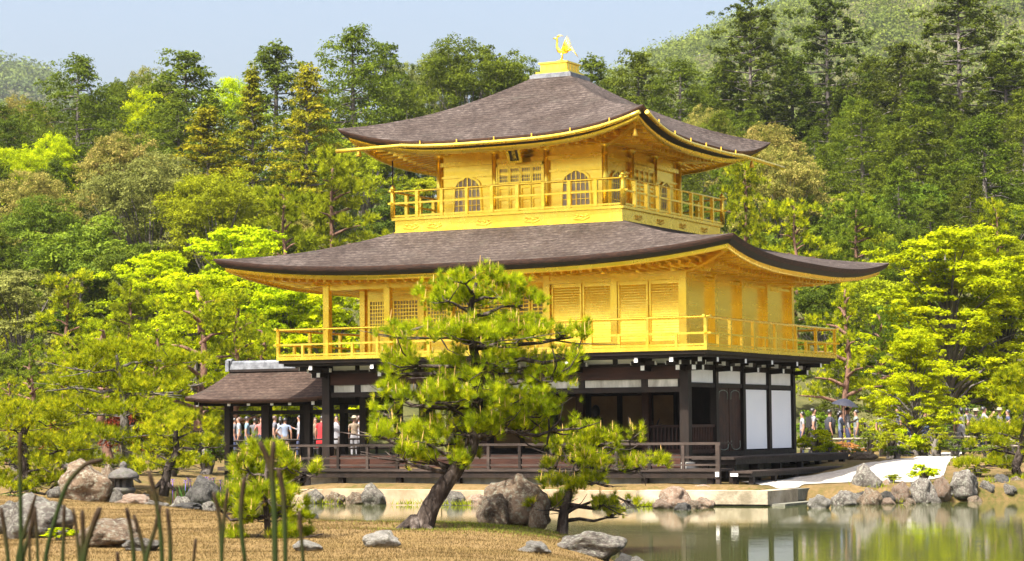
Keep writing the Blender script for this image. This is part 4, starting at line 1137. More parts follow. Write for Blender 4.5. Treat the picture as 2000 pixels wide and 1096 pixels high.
# islet and foreground
rock(1000, 39.3, 150, 96, 'rock_brown', 'large lichened tan boulder standing behind the leaning pine on the grassy islet', seed=1, depth=.6, rot=.15)
rock(960, 39.0, 80, 62, 'rock_brown', 'sloping lower shoulder of rock at the left foot of the large islet boulder', seed=2, depth=.7, rot=.4)
rock(1045, 38.7, 46, 52, 'rock_brown', 'mossy brown rock at the right foot of the large islet boulder', seed=4, depth=.7)
rock(1150, 33.6, 150, 48, 'rock_grey', 'rounded grey green boulder at the bottom edge by the water', seed=3, depth=.7)
rock(1242, 34.6, 46, 26, 'rock_grey', 'small pale stone at the right end of the islet shore', seed=5)
rock(1213, 35.6, 44, 24, 'rock_dark', 'dark wet stone behind the small pale stone at the islet shore', seed=6)
rock(1040, 31.8, 70, 22, 'rock_white', 'flat whitish stone at the bottom edge left of the rounded boulder', seed=7)
rock(741, 31.6, 82, 34, 'rock_white', 'white angular stone half sunk in the dry lawn at the bottom edge', seed=8, depth=.8)
rock(602, 45.2, 40, 24, 'rock_white', 'small bright white stone at the far edge of the islet', seed=2)
rock(600, 30.6, 66, 20, 'rock_white', 'pale low stone at the bottom edge beside the young pine', seed=5)
rock(70, 35.0, 190, 78, 'rock_grey', 'broad grey boulder at the lower left behind the stalks', seed=6, depth=.7)
rock(15, 36.0, 100, 62, 'rock_grey', 'second grey boulder at the far left edge behind the broad one', seed=9, depth=.7)
rock(218, 31.6, 150, 52, 'rock_brown', 'flat topped purple brown boulder low at the bottom left', seed=4, depth=.9)
rock(275, 30.6, 84, 26, 'rock_grey', 'low grey stone to the right of the flat topped boulder', seed=3)
# around the lantern
rock(172, 56.5, 140, 76, 'rock_brown', 'big reddish brown boulder left of the stone lantern', seed=5, depth=.6, rot=.2)
rock(110, 57.0, 44, 26, 'rock_grey', 'small grey rock at the left of the big reddish boulder', seed=8)
rock(205, 56.9, 60, 78, 'rock_brown', 'upright brown rock touching the left side of the stone lantern', seed=2, depth=.7)
rock(262, 53.6, 96, 26, 'rock_pink', 'flat yellowish stone in front of the stone lantern', seed=7)
rock(228, 54.6, 34, 30, 'rock_grey', 'small round stone at the foot of the stone lantern', seed=1)
rock(279, 56.2, 44, 50, 'rock_grey', 'upright grey stone at the right side of the stone lantern', seed=9)
rock(352, 56.0, 60, 44, 'rock_grey', 'pointed grey rock right of the stone lantern by the twisted trunk', seed=4)
rock(300, 53.0, 60, 20, 'rock_grey', 'low grey stone at the edge of the dark inlet', seed=3)
rock(395, 60.5, 74, 52, 'rock_dark', 'dark weathered rock among the irises', seed=6, z=.15)
rock(408, 50.2, 34, 22, 'rock_grey', 'pale stone at the right end of the dark inlet', seed=10)
rock(362, 50.6, 70, 14, 'rock_dark', 'long dark stone edging the inlet', seed=2)
# under the veranda, at the waterline
for i, (px, D, w_, h_, mt, sd_, lb) in enumerate([
    (612, 65.6, 44, 30, 'rock_grey', 1, 'leftmost grey stone at the waterline under the veranda'),
    (650, 65.2, 46, 28, 'rock_brown', 3, 'brown stone second from the left at the waterline under the veranda'),
    (690, 64.9, 44, 26, 'rock_brown', 4, 'brown stone third from the left at the waterline under the veranda'),
    (728, 64.4, 54, 42, 'rock_grey', 5, 'pointed grey rock standing highest under the left veranda'),
    (885, 63.4, 62, 30, 'rock_grey', 7, 'grey rock under the veranda seen right of the leaning trunk'),
    (925, 63.0, 56, 26, 'rock_pink', 2, 'flat pinkish stone right of the grey rock under the veranda'),
    (1180, 60.6, 62, 30, 'rock_brown', 8, 'brown stone at the waterline seen behind the small pine'),
    (1225, 60.3, 40, 18, 'rock_grey', 6, 'low grey stone at the waterline right of the small pine'),
    (1313, 59.4, 70, 44, 'rock_pink', 10, 'large rounded pinkish boulder at the water corner of the veranda'),
    (1366, 59.0, 50, 26, 'rock_pink', 3, 'pinkish flat stone between the rounded boulder and the terrace'),
    (1290, 58.9, 44, 22, 'rock_pink', 5, 'small pinkish stone at the left foot of the rounded boulder'),
    (1350, 58.5, 40, 20, 'rock_brown', 7, 'small brown stone at the right foot of the rounded boulder'),
    (1326, 57.6, 42, 20, 'rock_dark', 2, 'dark wet stone in the water before the rounded pinkish boulder'),
    (1365, 61.5, 60, 12, 'rock_pink', 1, 'flat pinkish step stone beside the last veranda post')]):
    rock(px, D, w_, h_, mt, lb, 'stones along the pavilion waterline', sd_, z=-.06 if i < 13 else .36)
# right shore
shore = [(1593, 57.9, 40, 28, 'rock_white', 'white stone standing alone in the water left of the shore row'), (1640, 60.0, 46, 28, 'rock_grey', 'grey stone between the white stone and the shore row'),
    (1690, 62.4, 56, 52, 'rock_grey', 'tall bluish grey stone at the head of the shore row beside the path'), (1692, 60.2, 42, 30, 'rock_brown', 'brownish stone low at the foot of the tall bluish stone'),
    (1668, 60.6, 30, 22, 'rock_grey', 'small grey stone left of the brownish low stone'), (1722, 62.3, 28, 30, 'rock_pink', 'small pinkish stone right behind the tall bluish stone'),
    (1751, 61.3, 44, 40, 'rock_pink', 'rounded pinkish stone in the shore row below the lime bush'), (1795, 61.2, 48, 44, 'rock_grey', 'rounded grey stone in the shore row below the lime bush'),
    (1832, 61.7, 30, 38, 'rock_pink', 'narrow upright pale stone in the shore row'), (1872, 62.0, 60, 46, 'rock_grey', 'broad grey stone in the shore row right of the narrow pale one'),
    (1915, 62.4, 34, 26, 'rock_grey', 'small grey stone right of the broad shore stone'), (1945, 63.0, 46, 34, 'rock_dark', 'dark stone under the right hand pine branch'),
    (1985, 63.4, 44, 28, 'rock_brown', 'brown mossy stone at the right edge of the shore'), (1960, 62.4, 30, 18, 'rock_grey', 'low grey stone at the waterline near the right edge'),
    (1770, 60.2, 26, 14, 'rock_brown', 'small flat brown stone at the waterline of the shore row'), (1725, 60.4, 30, 16, 'rock_pink', 'small flat pinkish stone at the waterline'), (1820, 60.9, 24, 14, 'rock_grey', 'tiny grey stone at the waterline in the middle of the shore row'),
    (1895, 61.6, 26, 14, 'rock_brown', 'tiny brown stone at the waterline right of the broad shore stone')]
for i, (px, D, w_, h_, mt, lb) in enumerate(shore):
    p = dep(px, D, 0); rock(px, D, w_ * 1.18, h_ * 1.15, mt, lb, 'stones edging the right shore', i + 3, z=max(-.06, min(tz(p[0], p[1]), .14)), name='shore_stone')
rs = random.Random(12)
for i in range(22):
    px = 1655 + i * 16.5; D = 60.9 + (px - 1655) * .0068 + rs.uniform(-.25, .5); p = dep(px, D, 0)
    rock(px, D, rs.uniform(24, 42), rs.uniform(16, 32), rs.choice(['rock_grey', 'rock_grey', 'rock_brown', 'rock_pink', 'rock_dark']), 'small packing stone, %s from the left between the larger shore stones' % ('first second third fourth fifth sixth seventh eighth ninth tenth eleventh twelfth thirteenth fourteenth fifteenth sixteenth seventeenth eighteenth nineteenth twentieth'.split() + ['twenty first', 'twenty second'])[i],
         'small packing stones along the right shore', rs.randrange(10), z=max(-.06, min(tz(p[0], p[1]), .08)), name='shore_stone', rot=rs.random() * 3)
rock(1678, 74.5, 76, 15, 'rock_brown', 'long flat brown stone lying beside the gravel path', seed=6, depth=.35, name='long_stone')

# ------------------------------------------------------------------ stone lantern
lp = dep(240, 56.0, 0); lz = tz(lp[0], lp[1])
LN = empty('stone_lantern', (lp[0], lp[1], lz), .3, 'squat grey stone lantern with wide mushroom cap among the rocks', 'lantern')
k = 56.0 / FPX
def lpart(name, prof, n=18):
    q_ = MB(); q_.lathe((0, 0, 0), prof, n); return q_.build(name, M['lantern'], LN)
lpart('foot', [(.30, -.1), (.30, .06), (.20, .12), (.17, .30)])
lpart('platform', [(.17, .30), (.27, .35), (.30, .41), (.30, .47), (.22, .49)])
fb_ = MB()
for a in range(6):
    t = a * math.pi / 3; fb_.beam((.16 * math.cos(t), .16 * math.sin(t), .49), (.16 * math.cos(t), .16 * math.sin(t), .70), .09, .09, up=(1, 0, 0))
fb_.lathe((0, 0, .49), [(.12, 0), (.12, .21)], 6); fb_.build('fire_box', M['lantern'], LN)
lpart('cap', [(.17, .69), (.37, .70), (.39, .74), (.33, .84), (.20, .92), (.09, .96), (.08, .99), (.10, 1.03), (.06, 1.09), (.01, 1.12)])

# ------------------------------------------------------------------ low fence with people behind it, right of the pavilion
FEN = empty('garden_fence', dep(1750, 82, .8), 0, 'low pale rail fence between the path and the crowd on the right', 'fence'); FEN.location = (0, 0, 0)
fp = [(1560, 80.5), (1640, 81), (1740, 81.5), (1830, 82), (1920, 83), (2010, 84), (2100, 86)]
fpts = [ground(px, D) for px, D in fp]
for h_, r_ in ((.62, .045), (.30, .035)):
    t = MB(); t.tube([p + np.array([0, 0, h_]) for p in fpts], r_, 7); t.build('rail', M['wood_pale'] if 'wood_pale' in M else M.setdefault('wood_pale', surf('pale bamboo', (.16, .14, .10), (.30, .26, .20), 3, .7)), FEN)
for i in range(len(fpts) - 1):
    for t_ in (0, .5):
        p = fpts[i] * (1 - t_) + fpts[i + 1] * t_; q_ = MB(); q_.tube([p, p + np.array([0, 0, .68])], .045, 7); q_.build('post', M['wood_grey'], FEN)
FN2 = empty('garden_fence', (0, 0, 0), 0, 'low dark rail fence seen under the roof of the small pavilion', 'fence')
fpts = [ground(px, 86) for px in (300, 420, 540, 660, 760)]
for h_ in (.75, .4):
    t = MB(); t.tube([p + np.array([0, 0, h_]) for p in fpts], .04, 6); t.build('rail', M['wood_dark'], FN2)
for p in fpts:
    q_ = MB(); q_.tube([p, p + np.array([0, 0, .85])], .05, 6); q_.build('post', M['wood_dark'], FN2)
# ------------------------------------------------------------------ visitors
def body_mesh(pose):
    """standing figure 1.70 m tall grown from a skeleton; faces sorted into skin, top, trousers, shoes"""
    J = {}; Ed = []
    def j(n, p, r, z): J[n] = (Vector(p), r, z)
    lean = pose.get('lean', 0)
    j('pelvis', (0, 0, .90), (.155, .11), 2); j('waist', (0, .0 + lean * .2, 1.05), (.135, .10), 1); j('chest', (0, lean * .5, 1.27), (.165, .115), 1); j('neckb', (0, lean * .8 + .01, 1.42), (.075, .075), 1)
    j('neck', (0, lean * .9, 1.48), (.052, .052), 0); j('head', (0, lean - .015, 1.585), (.078, .092), 0); j('crown', (0, lean - .01, 1.655), (.06, .07), 0)
    Ed += [('pelvis', 'waist'), ('waist', 'chest'), ('chest', 'neckb'), ('neckb', 'neck'), ('neck', 'head'), ('head', 'crown')]
    st = pose.get('stride', 0)
    for s, n in ((-1, 'l'), (1, 'r')):
        f = s * st
        j('hip' + n, (s * .09, 0, .84), (.095, .10), 2); j('knee' + n, (s * .095, -.02 - f * .5, .48), (.062, .065), pose.get('bare', 2)); j('ank' + n, (s * .10, .02 - f, .09), (.042, .045), pose.get('bare', 2)); j('toe' + n, (s * .105, -.14 - f, .035), (.042, .032), 3)
        Ed += [('pelvis', 'hip' + n), ('hip' + n, 'knee' + n), ('knee' + n, 'ank' + n), ('ank' + n, 'toe' + n)]
        arm = pose.get('arm' + n, 'down')
        sh = Vector((s * .19, lean * .6 + .0, 1.37))
        if arm == 'down': el, wr, ha = (s * .25, .03, 1.10), (s * .25, -.03, .87), (s * .245, -.05, .79)
        elif arm == 'camera': el, wr, ha = (s * .25, -.16, 1.20), (s * .10, -.32, 1.42), (s * .06, -.35, 1.49)
        elif arm == 'hip': el, wr, ha = (s * .36, .06, 1.14), (s * .22, -.04, .98), (s * .17, -.07, .96)
        else: el, wr, ha = (s * .25, -.10, 1.14), (s * .20, -.30, 1.22), (s * .18, -.36, 1.27)
        j('sh' + n, sh, (.062, .062), 1); j('el' + n, el, (.043, .043), pose.get('sleeve', 0)); j('wr' + n, wr, (.030, .033), 0); j('ha' + n, ha, (.036, .022), 0)
        j('hx' + n, Vector(ha) + (Vector(ha) - Vector(wr)) * .6, (.026, .016), 0)
        Ed += [('chest', 'sh' + n), ('sh' + n, 'el' + n), ('el' + n, 'wr' + n), ('wr' + n, 'ha' + n), ('ha' + n, 'hx' + n)]
    names = list(J); idx = {n: i for i, n in enumerate(names)}
    me = bpy.data.meshes.new('figure'); me.from_pydata([J[n][0] for n in names], [(idx[a], idx[b]) for a, b in Ed], [])
    o = bpy.data.objects.new('figure', me); col.objects.link(o)
    o.modifiers.new('skin', 'SKIN'); o.modifiers.new('sub', 'SUBSURF').levels = 1
    for i, n in enumerate(names):
        sv = me.skin_vertices[0].data[i]; sv.radius = J[n][1]; sv.use_root = (n == 'pelvis')
    dg = bpy.context.evaluated_depsgraph_get()
    out_ = bpy.data.meshes.new_from_object(o.evaluated_get(dg))
    bpy.data.objects.remove(o); bpy.data.meshes.remove(me)
    out_.materials.clear()
    for _ in range(4): out_.materials.append(None)
    segs = [(J[a][0], J[b][0], J[a][2], J[b][2]) for a, b in Ed]
    for p in out_.polygons:
        c = p.center; best = 9; z = 0
        for a, b, za, zb in segs:
            ab = b - a; t = max(0, min(1, (c - a).dot(ab) / max(ab.length_squared, 1e-9))); d_ = (c - a - ab * t).length
            if d_ < best: best = d_; z = za if t < .55 else zb
        p.material_index = z; p.use_smooth = True
    return out_
POSES = [body_mesh(dict()), body_mesh(dict(stride=.16, lean=-.04)), body_mesh(dict(arml='camera', armr='camera', lean=-.02)), body_mesh(dict(armr='hip')), body_mesh(dict(stride=.1, arml='hold', sleeve=1)), body_mesh(dict(bare=0)), body_mesh(dict(armr='hold', sleeve=1))]
def hair_mesh(kind):
    h = MB(); c = Vector((0, -.01, 1.60))
    rows = []
    for i in range(8):
        th = math.pi * (.02 + .52 * i / 7); row = []
        for k_ in range(13):
            a = 2 * math.pi * k_ / 12; fr = max(0, -math.sin(a)); t2 = th * (1 - .45 * fr)
            row.append((c.x + .092 * math.sin(t2) * math.cos(a), c.y + .018 + .108 * math.sin(t2) * math.sin(a), c.z + .112 * math.cos(t2) - (.0)))
        rows.append(row)
    h.grid(rows, flip=True)
    if kind == 'long':
        h.tube([(0, .06, 1.62), (0, .085, 1.52), (0, .09, 1.38)], [.075, .07, .03], 8)
    if kind == 'hat':
        h.lathe((0, 0, 1.635), [(.17, 0), (.175, .012), (.10, .022), (.095, .08), (.06, .11)], 14)
    me = h.mesh('hair'); me.materials.append(None); return me
HAIR = {k_: hair_mesh(k_) for k_ in ('short', 'long', 'hat')}
SKIN = flat('skin', (.28, .15, .10), .6); SHOE = flat('shoes', (.05, .045, .045), .6)
HAIRM = flat('black hair', (.012, .010, .009), .45); HAIRB = flat('brown hair', (.05, .025, .015), .5); STRAW = flat('pale hat', (.2, .17, .12), .8)
_cl = {}
def cloth(c):
    k_ = tuple(round(v, 3) for v in c)
    if k_ not in _cl: _cl[k_] = surf('cloth %d' % len(_cl), tuple(v * .85 for v in c), c, 9, .85, 0, .2, 30)
    return _cl[k_]
WH = (.20, .20, .22); LB = (.12, .19, .25); NV = (.03, .04, .09); BK = (.015, .015, .017); RD = (.34, .006, .01); GY = (.09, .09, .10); PK = (.3, .10, .09); BG = (.16, .12, .08); JN = (.08, .13, .24)
def person(px, D, rz, pose, top_, bot, hair, label, group, h=1.66, extra=None, hm=None):
    p = ground(px, D)
    e = empty('person', p, rz + YAW * -1, label, 'person', group); e.scale = (h / 1.7,) * 3
    bd = link_mat('body', POSES[pose], [SKIN, cloth(top_), cloth(bot), SHOE], e)
    link_mat('hair' if hair != 'hat' else 'hat', HAIR[hair], hm or (STRAW if hair == 'hat' else HAIRM), e)
    if extra == 'pack':
        b_ = MB(); b_.box(-.14, .14, .10, .24, 1.02, 1.40); b_.tube([(-.1, .12, 1.40), (-.1, -.06, 1.44), (-.1, -.12, 1.25), (-.1, .1, 1.05)], .018, 5); b_.tube([(.1, .12, 1.40), (.1, -.06, 1.44), (.1, -.12, 1.25), (.1, .1, 1.05)], .018, 5); b_.build('backpack', cloth(BK), e)
    if extra == 'jacket':
        b_ = MB(); b_.tube([(0, 0, .80), (0, 0, 1.05), (0, -.01, 1.28), (0, 0, 1.42)], [.20, .18, .215, .10], 12); b_.build('jacket', cloth(top_), e)
    if extra == 'dress':
        b_ = MB(); b_.tube([(0, 0, .42), (0, 0, .75), (0, 0, 1.02), (0, 0, 1.28), (0, 0, 1.40)], [.27, .23, .165, .19, .10], 14); b_.build('dress', cloth(top_), e)
    if extra == 'skirt':
        b_ = MB(); b_.tube([(0, 0, .5), (0, 0, .75), (0, 0, 1.0)], [.25, .2, .15], 14); b_.build('skirt', cloth(bot), e)
    return e
G1 = 'visitors seen under the small pavilion roof'; G2 = 'visitors behind the fence on the right'
N, S, E_, W_ = math.pi, 0, -math.pi / 2, math.pi / 2
vis = [(457, 90, W_, 0, GY, NV, 'short', 'person in grey top standing left of the first dark post'), (466, 88, E_, 1, (.2, .24, .27), BK, 'short', 'person in dark slate top just right of the leftmost post of the small pavilion'),
    (481, 86.9, W_, 5, LB, NV, 'short', 'person in pale blue top facing left between the first two posts'), (496, 90, N, 3, GY, BK, 'short', 'person in grey clothes between the pale blue and the pink visitor'),
    (509, 88, S, 4, PK, NV, 'long', 'person in coral pink top left of the second post'),
    (535, 89, W_, 0, (.1, .1, .12), BK, 'short', 'person in black just right of the second post'), (555, 87, N, 3, (.16, .2, .28), BG, 'short', 'person in pale blue shirt and beige shorts with hand on hip'),
    (546, 90, N, 0, WH, NV, 'long', 'person in white top partly behind the pale blue shirt'), (583, 88.6, E_, 4, WH, NV, 'short', 'person in white shirt just left of the third post'),
    (614, 89, S, 2, BG, BK, 'long', 'person in beige top left of the person in red'), (627, 87, N, 0, RD, RD, 'short', 'person in a long bright red dress between the dark posts'),
    (655, 90, S, 2, WH, BG, 'long', 'person in white holding up a camera right of the red dress'),
    (690, 86.5, N, 0, BG, WH, 'hat', 'person in cream top and pale hat standing by the inner post'), (700, 87.5, W_, 2, WH, WH, 'long', 'person all in white beside the cream topped visitor')]
for i, (px, D, rz, po, a, b_, hr, lb) in enumerate(vis):
    person(px, D, rz, po, a, b_, hr, lb, G1, 1.6 + .1 * ((i * 37) % 3) / 2, extra='dress' if 'dress' in lb else ('skirt' if 'all in white' in lb else None), hm=HAIRB if i % 4 == 1 else None)
vis2 = [(1563, 83.5, E_, 0, WH, NV, 'short', 'person in white shirt right beside the pavilion corner', None), (1584, 82.8, W_, 1, WH, BK, 'short', 'person in white shirt with a black backpack', 'pack'),
    (1617, 82.6, W_, 0, (.02, .022, .03), BK, 'short', 'person in a dark suit walking left of the umbrella', 'jacket'), (1638, 83.5, W_, 4, (.12, .15, .22), NV, 'long', 'person in pale blue top under the dark umbrella', None),
    (1652, 82.8, W_, 6, WH, NV, 'short', 'person in white shirt holding the dark umbrella', None), (1668, 84, E_, 0, (.14, .17, .16), GY, 'short', 'person in pale top just right of the umbrella holder', None),
    (1720, 84, S, 0, (.14, .14, .15), GY, 'hat', 'person in light grey with a hat half hidden by the shrubs', None), (1752, 84.5, E_, 1, GY, BK, 'short', 'person in grey top behind the round shrub', None),
    (1772, 84, W_, 3, BK, NV, 'short', 'person in black behind the low lime bush', None), (1803, 84.2, S, 2, JN, NV, 'short', 'person in blue denim top raising a camera among the leaves', None),
    (1873, 83, N, 0, WH, WH, 'long', 'person in white at the left of the dark jackets', None), (1884, 83.2, N, 0, (.02, .02, .022), BK, 'short', 'person in black jacket, left of the two at the fence', 'jacket'),
    (1902, 82.8, N, 3, (.022, .022, .03), BK, 'hat', 'person in dark jacket with light hat, right of the two at the fence', 'jacket'), (1917, 83.4, W_, 2, WH, JN, 'short', 'person in white and jeans taking a picture right of the dark jackets', None),
    (1948, 84, W_, 4, GY, NV, 'hat', 'person with pale hat half behind the right hand pine', None), (1964, 84.6, E_, 0, NV, BK, 'short', 'person in navy top behind the right hand pine', None)]
for i, (px, D, rz, po, a, b_, hr, lb, ex) in enumerate(vis2):
    person(px, D, rz, po, a, b_, hr, lb, G2, 1.62 + .12 * ((i * 53) % 3) / 2, ex)
# umbrella
up_ = dep(1646, 82.7, 0); uz = tz(up_[0], up_[1])
UM = empty('umbrella', (up_[0], up_[1], uz), 0, 'black umbrella held over the visitors right of the pavilion', 'umbrella')
u_ = MB(); rows = []
for i in range(6):
    r_ = .52 * i / 5; rows.append([((r_ * (1 - .06 * (k_ % 2))) * math.cos(k_ * math.pi / 8), (r_ * (1 - .06 * (k_ % 2))) * math.sin(k_ * math.pi / 8), 2.08 - .24 * (i / 5) ** 1.8) for k_ in range(17)])
u_.grid(rows); uo = u_.build('canopy', flat('black nylon', (.02, .02, .03), .4), UM); uo.rotation_euler = (0, R(10), 0); uo.location = (-.3, 0, 0)
u_ = MB(); u_.tube([(0, 0, 1.15), (0, 0, 2.08)], .012, 6); u_.build('shaft', M['wood_dark'], UM)
# ------------------------------------------------------------------ trees: crown generators
def lobes_to_cards(rg, lobes, n_per, size, aspect, up=.6, shell=.75, droop=0.0, tint_j=.22, outw=1.0, sub=0):
    """lobes: rows (x,y,z,rx,ry,rz). Leaves sit in an uneven shell round every lobe."""
    L = np.asarray(lobes, float)
    if sub:
        n0 = len(L); k_ = np.repeat(np.arange(n0), sub); d0 = unit(rg.normal(size=(n0 * sub, 3))); d0[:, 2] = np.where(d0[:, 2] < -.2, -d0[:, 2], d0[:, 2])
        c0_ = L[k_, :3] + d0 * L[k_, 3:6] * (.55 + .5 * rg.random((n0 * sub, 1))); r0_ = L[k_, 3:6] * (.26 + .24 * rg.random((n0 * sub, 1)))
        L = np.hstack([c0_, r0_]); n_per = n_per / sub * 1.15
    vol = (L[:, 3] * L[:, 4]) ** .5; cnt = np.maximum(8, (n_per * (vol / vol.mean()) ** 1.6)).astype(int)
    idx = np.repeat(np.arange(len(L)), cnt); n = len(idx)
    d = unit(rg.normal(size=(n, 3))); d[:, 2] = np.where(d[:, 2] < -.35, -d[:, 2] * .6, d[:, 2])
    r = shell + (1 - shell) * rg.random(n) + .16 * rg.normal(size=n)
    P = L[idx, :3] + d * r[:, None] * L[idx, 3:6]
    ph = rg.random((len(L), 3)) * 6.28                          # dents: drop leaves in noise hollows
    f = np.sin(d[:, 0] * 4 + ph[idx, 0]) + np.sin(d[:, 1] * 4.3 + ph[idx, 1]) + np.sin(d[:, 2] * 4.7 + ph[idx, 2])
    keep = f > -1.05 + .6 * rg.random(n)
    P, d, idx = P[keep], d[keep], idx[keep]; n = len(P)
    N = unit(d * outw / np.maximum(L[idx, 3:6] / L[idx, 3:4], .2) * .8 + rg.normal(size=(n, 3)) * .55 + np.array([0, 0, up]))
    ax = None
    if droop: ax = unit(d * np.array([1, 1, .3]) + np.array([0, 0, -droop]) + rg.normal(size=(n, 3)) * .35)
    V = cards(P, N, size, aspect, rg, ax)
    lt = rg.random(len(L))
    tint = np.clip(.5 + (lt[idx] - .5) * .7 + rg.normal(size=n) * tint_j, 0, 1)
    return V, tint

def wood_mesh(name, trunk, trad, branches, n=8):
    m_ = MB(); m_.tube(trunk, trad, n)
    for pts, rad in branches: m_.tube(pts, rad, 5, cap=False)
    return m_.mesh(name)

def gen_cypress(seed, H=10, Rr=2.6, bare=.18):
    rg = np.random.default_rng(seed); lobes = []; br = []
    for i in range(78):
        t = bare + (1 - bare) * (i / 78) ** .95; z = t * H
        prof = (1 - ((t - bare) / (1 - bare)) ** 1.35) ** .85 * (.72 + .28 * math.sin(min(1, (t - bare) * 7) * 1.57))
        a = i * 2.399 + rg.normal() * .3; r = Rr * max(prof, .05) * (.50 + .38 * rg.random())
        s = Rr * (.17 + .17 * max(prof, .1)) * (.8 + .5 * rg.random())
        lobes.append((r * math.cos(a), r * math.sin(a), z - r * .10, s, s, s * .82))
        if i % 2 == 0 and r > .3: br.append(([(0, 0, z + .1), (r * .6 * math.cos(a), r * .6 * math.sin(a), z + .12), (r * math.cos(a), r * math.sin(a), z - r * .1)], [.05, .03, .012]))
    lobes.append((0, 0, H * .99, .3, .3, .55))
    V, t = lobes_to_cards(rg, lobes, 400, .068, .5, up=.35, droop=.5, tint_j=.18, sub=5)
    tr = [(0, 0, -1.2), (0, 0, 0), (.05, 0, H * .4), (0, .03, H * .75), (0, 0, H * .97)]
    return np_mesh('crown', V, 4, t), wood_mesh('trunk', tr, [.24, .2, .15, .08, .02], br), H, Rr

def gen_cedar(seed, H=16, Rr=2.9, bare=.34):
    rg = np.random.default_rng(seed); lobes = []; br = []
    n = 64
    for i in range(n):
        t = bare + (1 - bare) * (i / n); z = t * H
        prof = (1 - ((t - bare) / (1 - bare)) ** 2.4) * .78 + .22; prof *= .68 + .32 * math.sin(i * .9) ** 2
        a = i * 2.399 + rg.normal() * .4; r = Rr * prof * (.45 + .55 * rg.random()); s = Rr * (.19 + .17 * rg.random()) * (.6 + .5 * prof)
        if rg.random() < .10: continue
        lobes.append((r * math.cos(a), r * math.sin(a), z - r * .05, s * .85, s * .85, s * .85))
        for k in range(2): lobes.append((r * math.cos(a) + rg.normal() * s * .8, r * math.sin(a) + rg.normal() * s * .8, z + rg.normal() * s * .7, s * .55, s * .55, s * .6))
        br.append(([(0, 0, z - .2), (r * .6 * math.cos(a), r * .6 * math.sin(a), z - .1), (r * math.cos(a), r * math.sin(a), z)], [.07, .045, .02]))
    for k in range(4):                                          # dead pale stubs
        z = H * (bare - .22 + .07 * k); a = rg.random() * 6.28; br.append(([(0, 0, z), (.7 * math.cos(a), .7 * math.sin(a), z + .05), (1.3 * math.cos(a), 1.3 * math.sin(a), z + .3)], [.06, .04, .012]))
    lobes.append((0, 0, H, .55, .55, .7)); lobes.append((0.2, 0, H * .96, .75, .75, .6))
    V, t = lobes_to_cards(rg, lobes, 250, .085, .55, up=.45, droop=.25, tint_j=.18, sub=3)
    tr = [(0, 0, -2), (0, 0, 0), (.08, .05, H * .3), (-.05, .0, H * .6), (0, 0, H * .97)]
    return np_mesh('crown', V, 4, t), wood_mesh('trunk', tr, [.36, .3, .24, .15, .03], br, 10), H, Rr

def gen_sugi(seed, H=10, Rr=2.2):
    """open conifer with bare stem and tufted tiers"""
    rg = np.random.default_rng(seed); lobes = []; br = []; bare = .30
    for i in range(58):
        t = bare + (1 - bare) * (i / 58); z = t * H; prof = (1 - ((t - bare) / (1 - bare)) ** 1.5) ** .9
        a = i * 2.399 + rg.normal() * .3; r = Rr * max(prof, .08) * (.5 + .5 * rg.random()); s = Rr * (.12 + .10 * rg.random() + .05 * prof)
        x, y = r * math.cos(a), r * math.sin(a)
        lobes.append((x, y, z, s * 1.2, s * 1.2, s * .55)); lobes.append((x * .6, y * .6, z - .05, s * .8, s * .8, s * .4))
        br.append(([(0, 0, z - .25), (x * .6, y * .6, z - .15), (x, y, z)], [.045, .03, .012]))
    lobes.append((0, 0, H, .4, .4, .4))
    V, t = lobes_to_cards(rg, lobes, 150, .08, .5, up=.7, tint_j=.25)
    tr = [(0, 0, -1.5), (0, 0, 0), (.06, 0, H * .5), (0, 0, H * .98)]
    return np_mesh('crown', V, 4, t), wood_mesh('trunk', tr, [.17, .15, .10, .02], br), H, Rr

def gen_broad(seed, H=7, Rr=3.2, flat_=1.0, leaf=.066, nl=46, per=640, bare=.22, up=.6):
    rg = np.random.default_rng(seed); lobes = []; br = []
    cz = H * (bare + (1 - bare) * .45); hz = H * (1 - bare) * .52
    for i in range(nl):
        d = unit(rg.normal(size=3)); d[2] = d[2] if d[2] > -.4 else -d[2]
        k = .55 + .42 * rg.random() ** .6
        c = np.array([d[0] * Rr * k, d[1] * Rr * k, cz + d[2] * hz * k]); s = Rr * (.20 + .16 * rg.random())
        lobes.append((c[0], c[1], c[2], s, s, s * .72 * flat_))
        if i % 3 == 0: br.append(([(0, 0, H * (bare + .05 * rg.random())), (c[0] * .5, c[1] * .5, c[2] * .7 + .3), tuple(c)], [.09, .05, .015]))
    lobes.append((0, 0, cz, Rr * .4, Rr * .4, hz * .5))
    V, t = lobes_to_cards(rg, lobes, per, leaf, .62, up=up, shell=.6, tint_j=.2, sub=7)
    tr = [(0, 0, -1.2), (0, 0, 0), (.12, .06, H * .3), (.0, .1, H * .7)]
    return np_mesh('crown', V, 4, t), wood_mesh('trunk', tr, [.22, .18, .14, .05], br), H, Rr

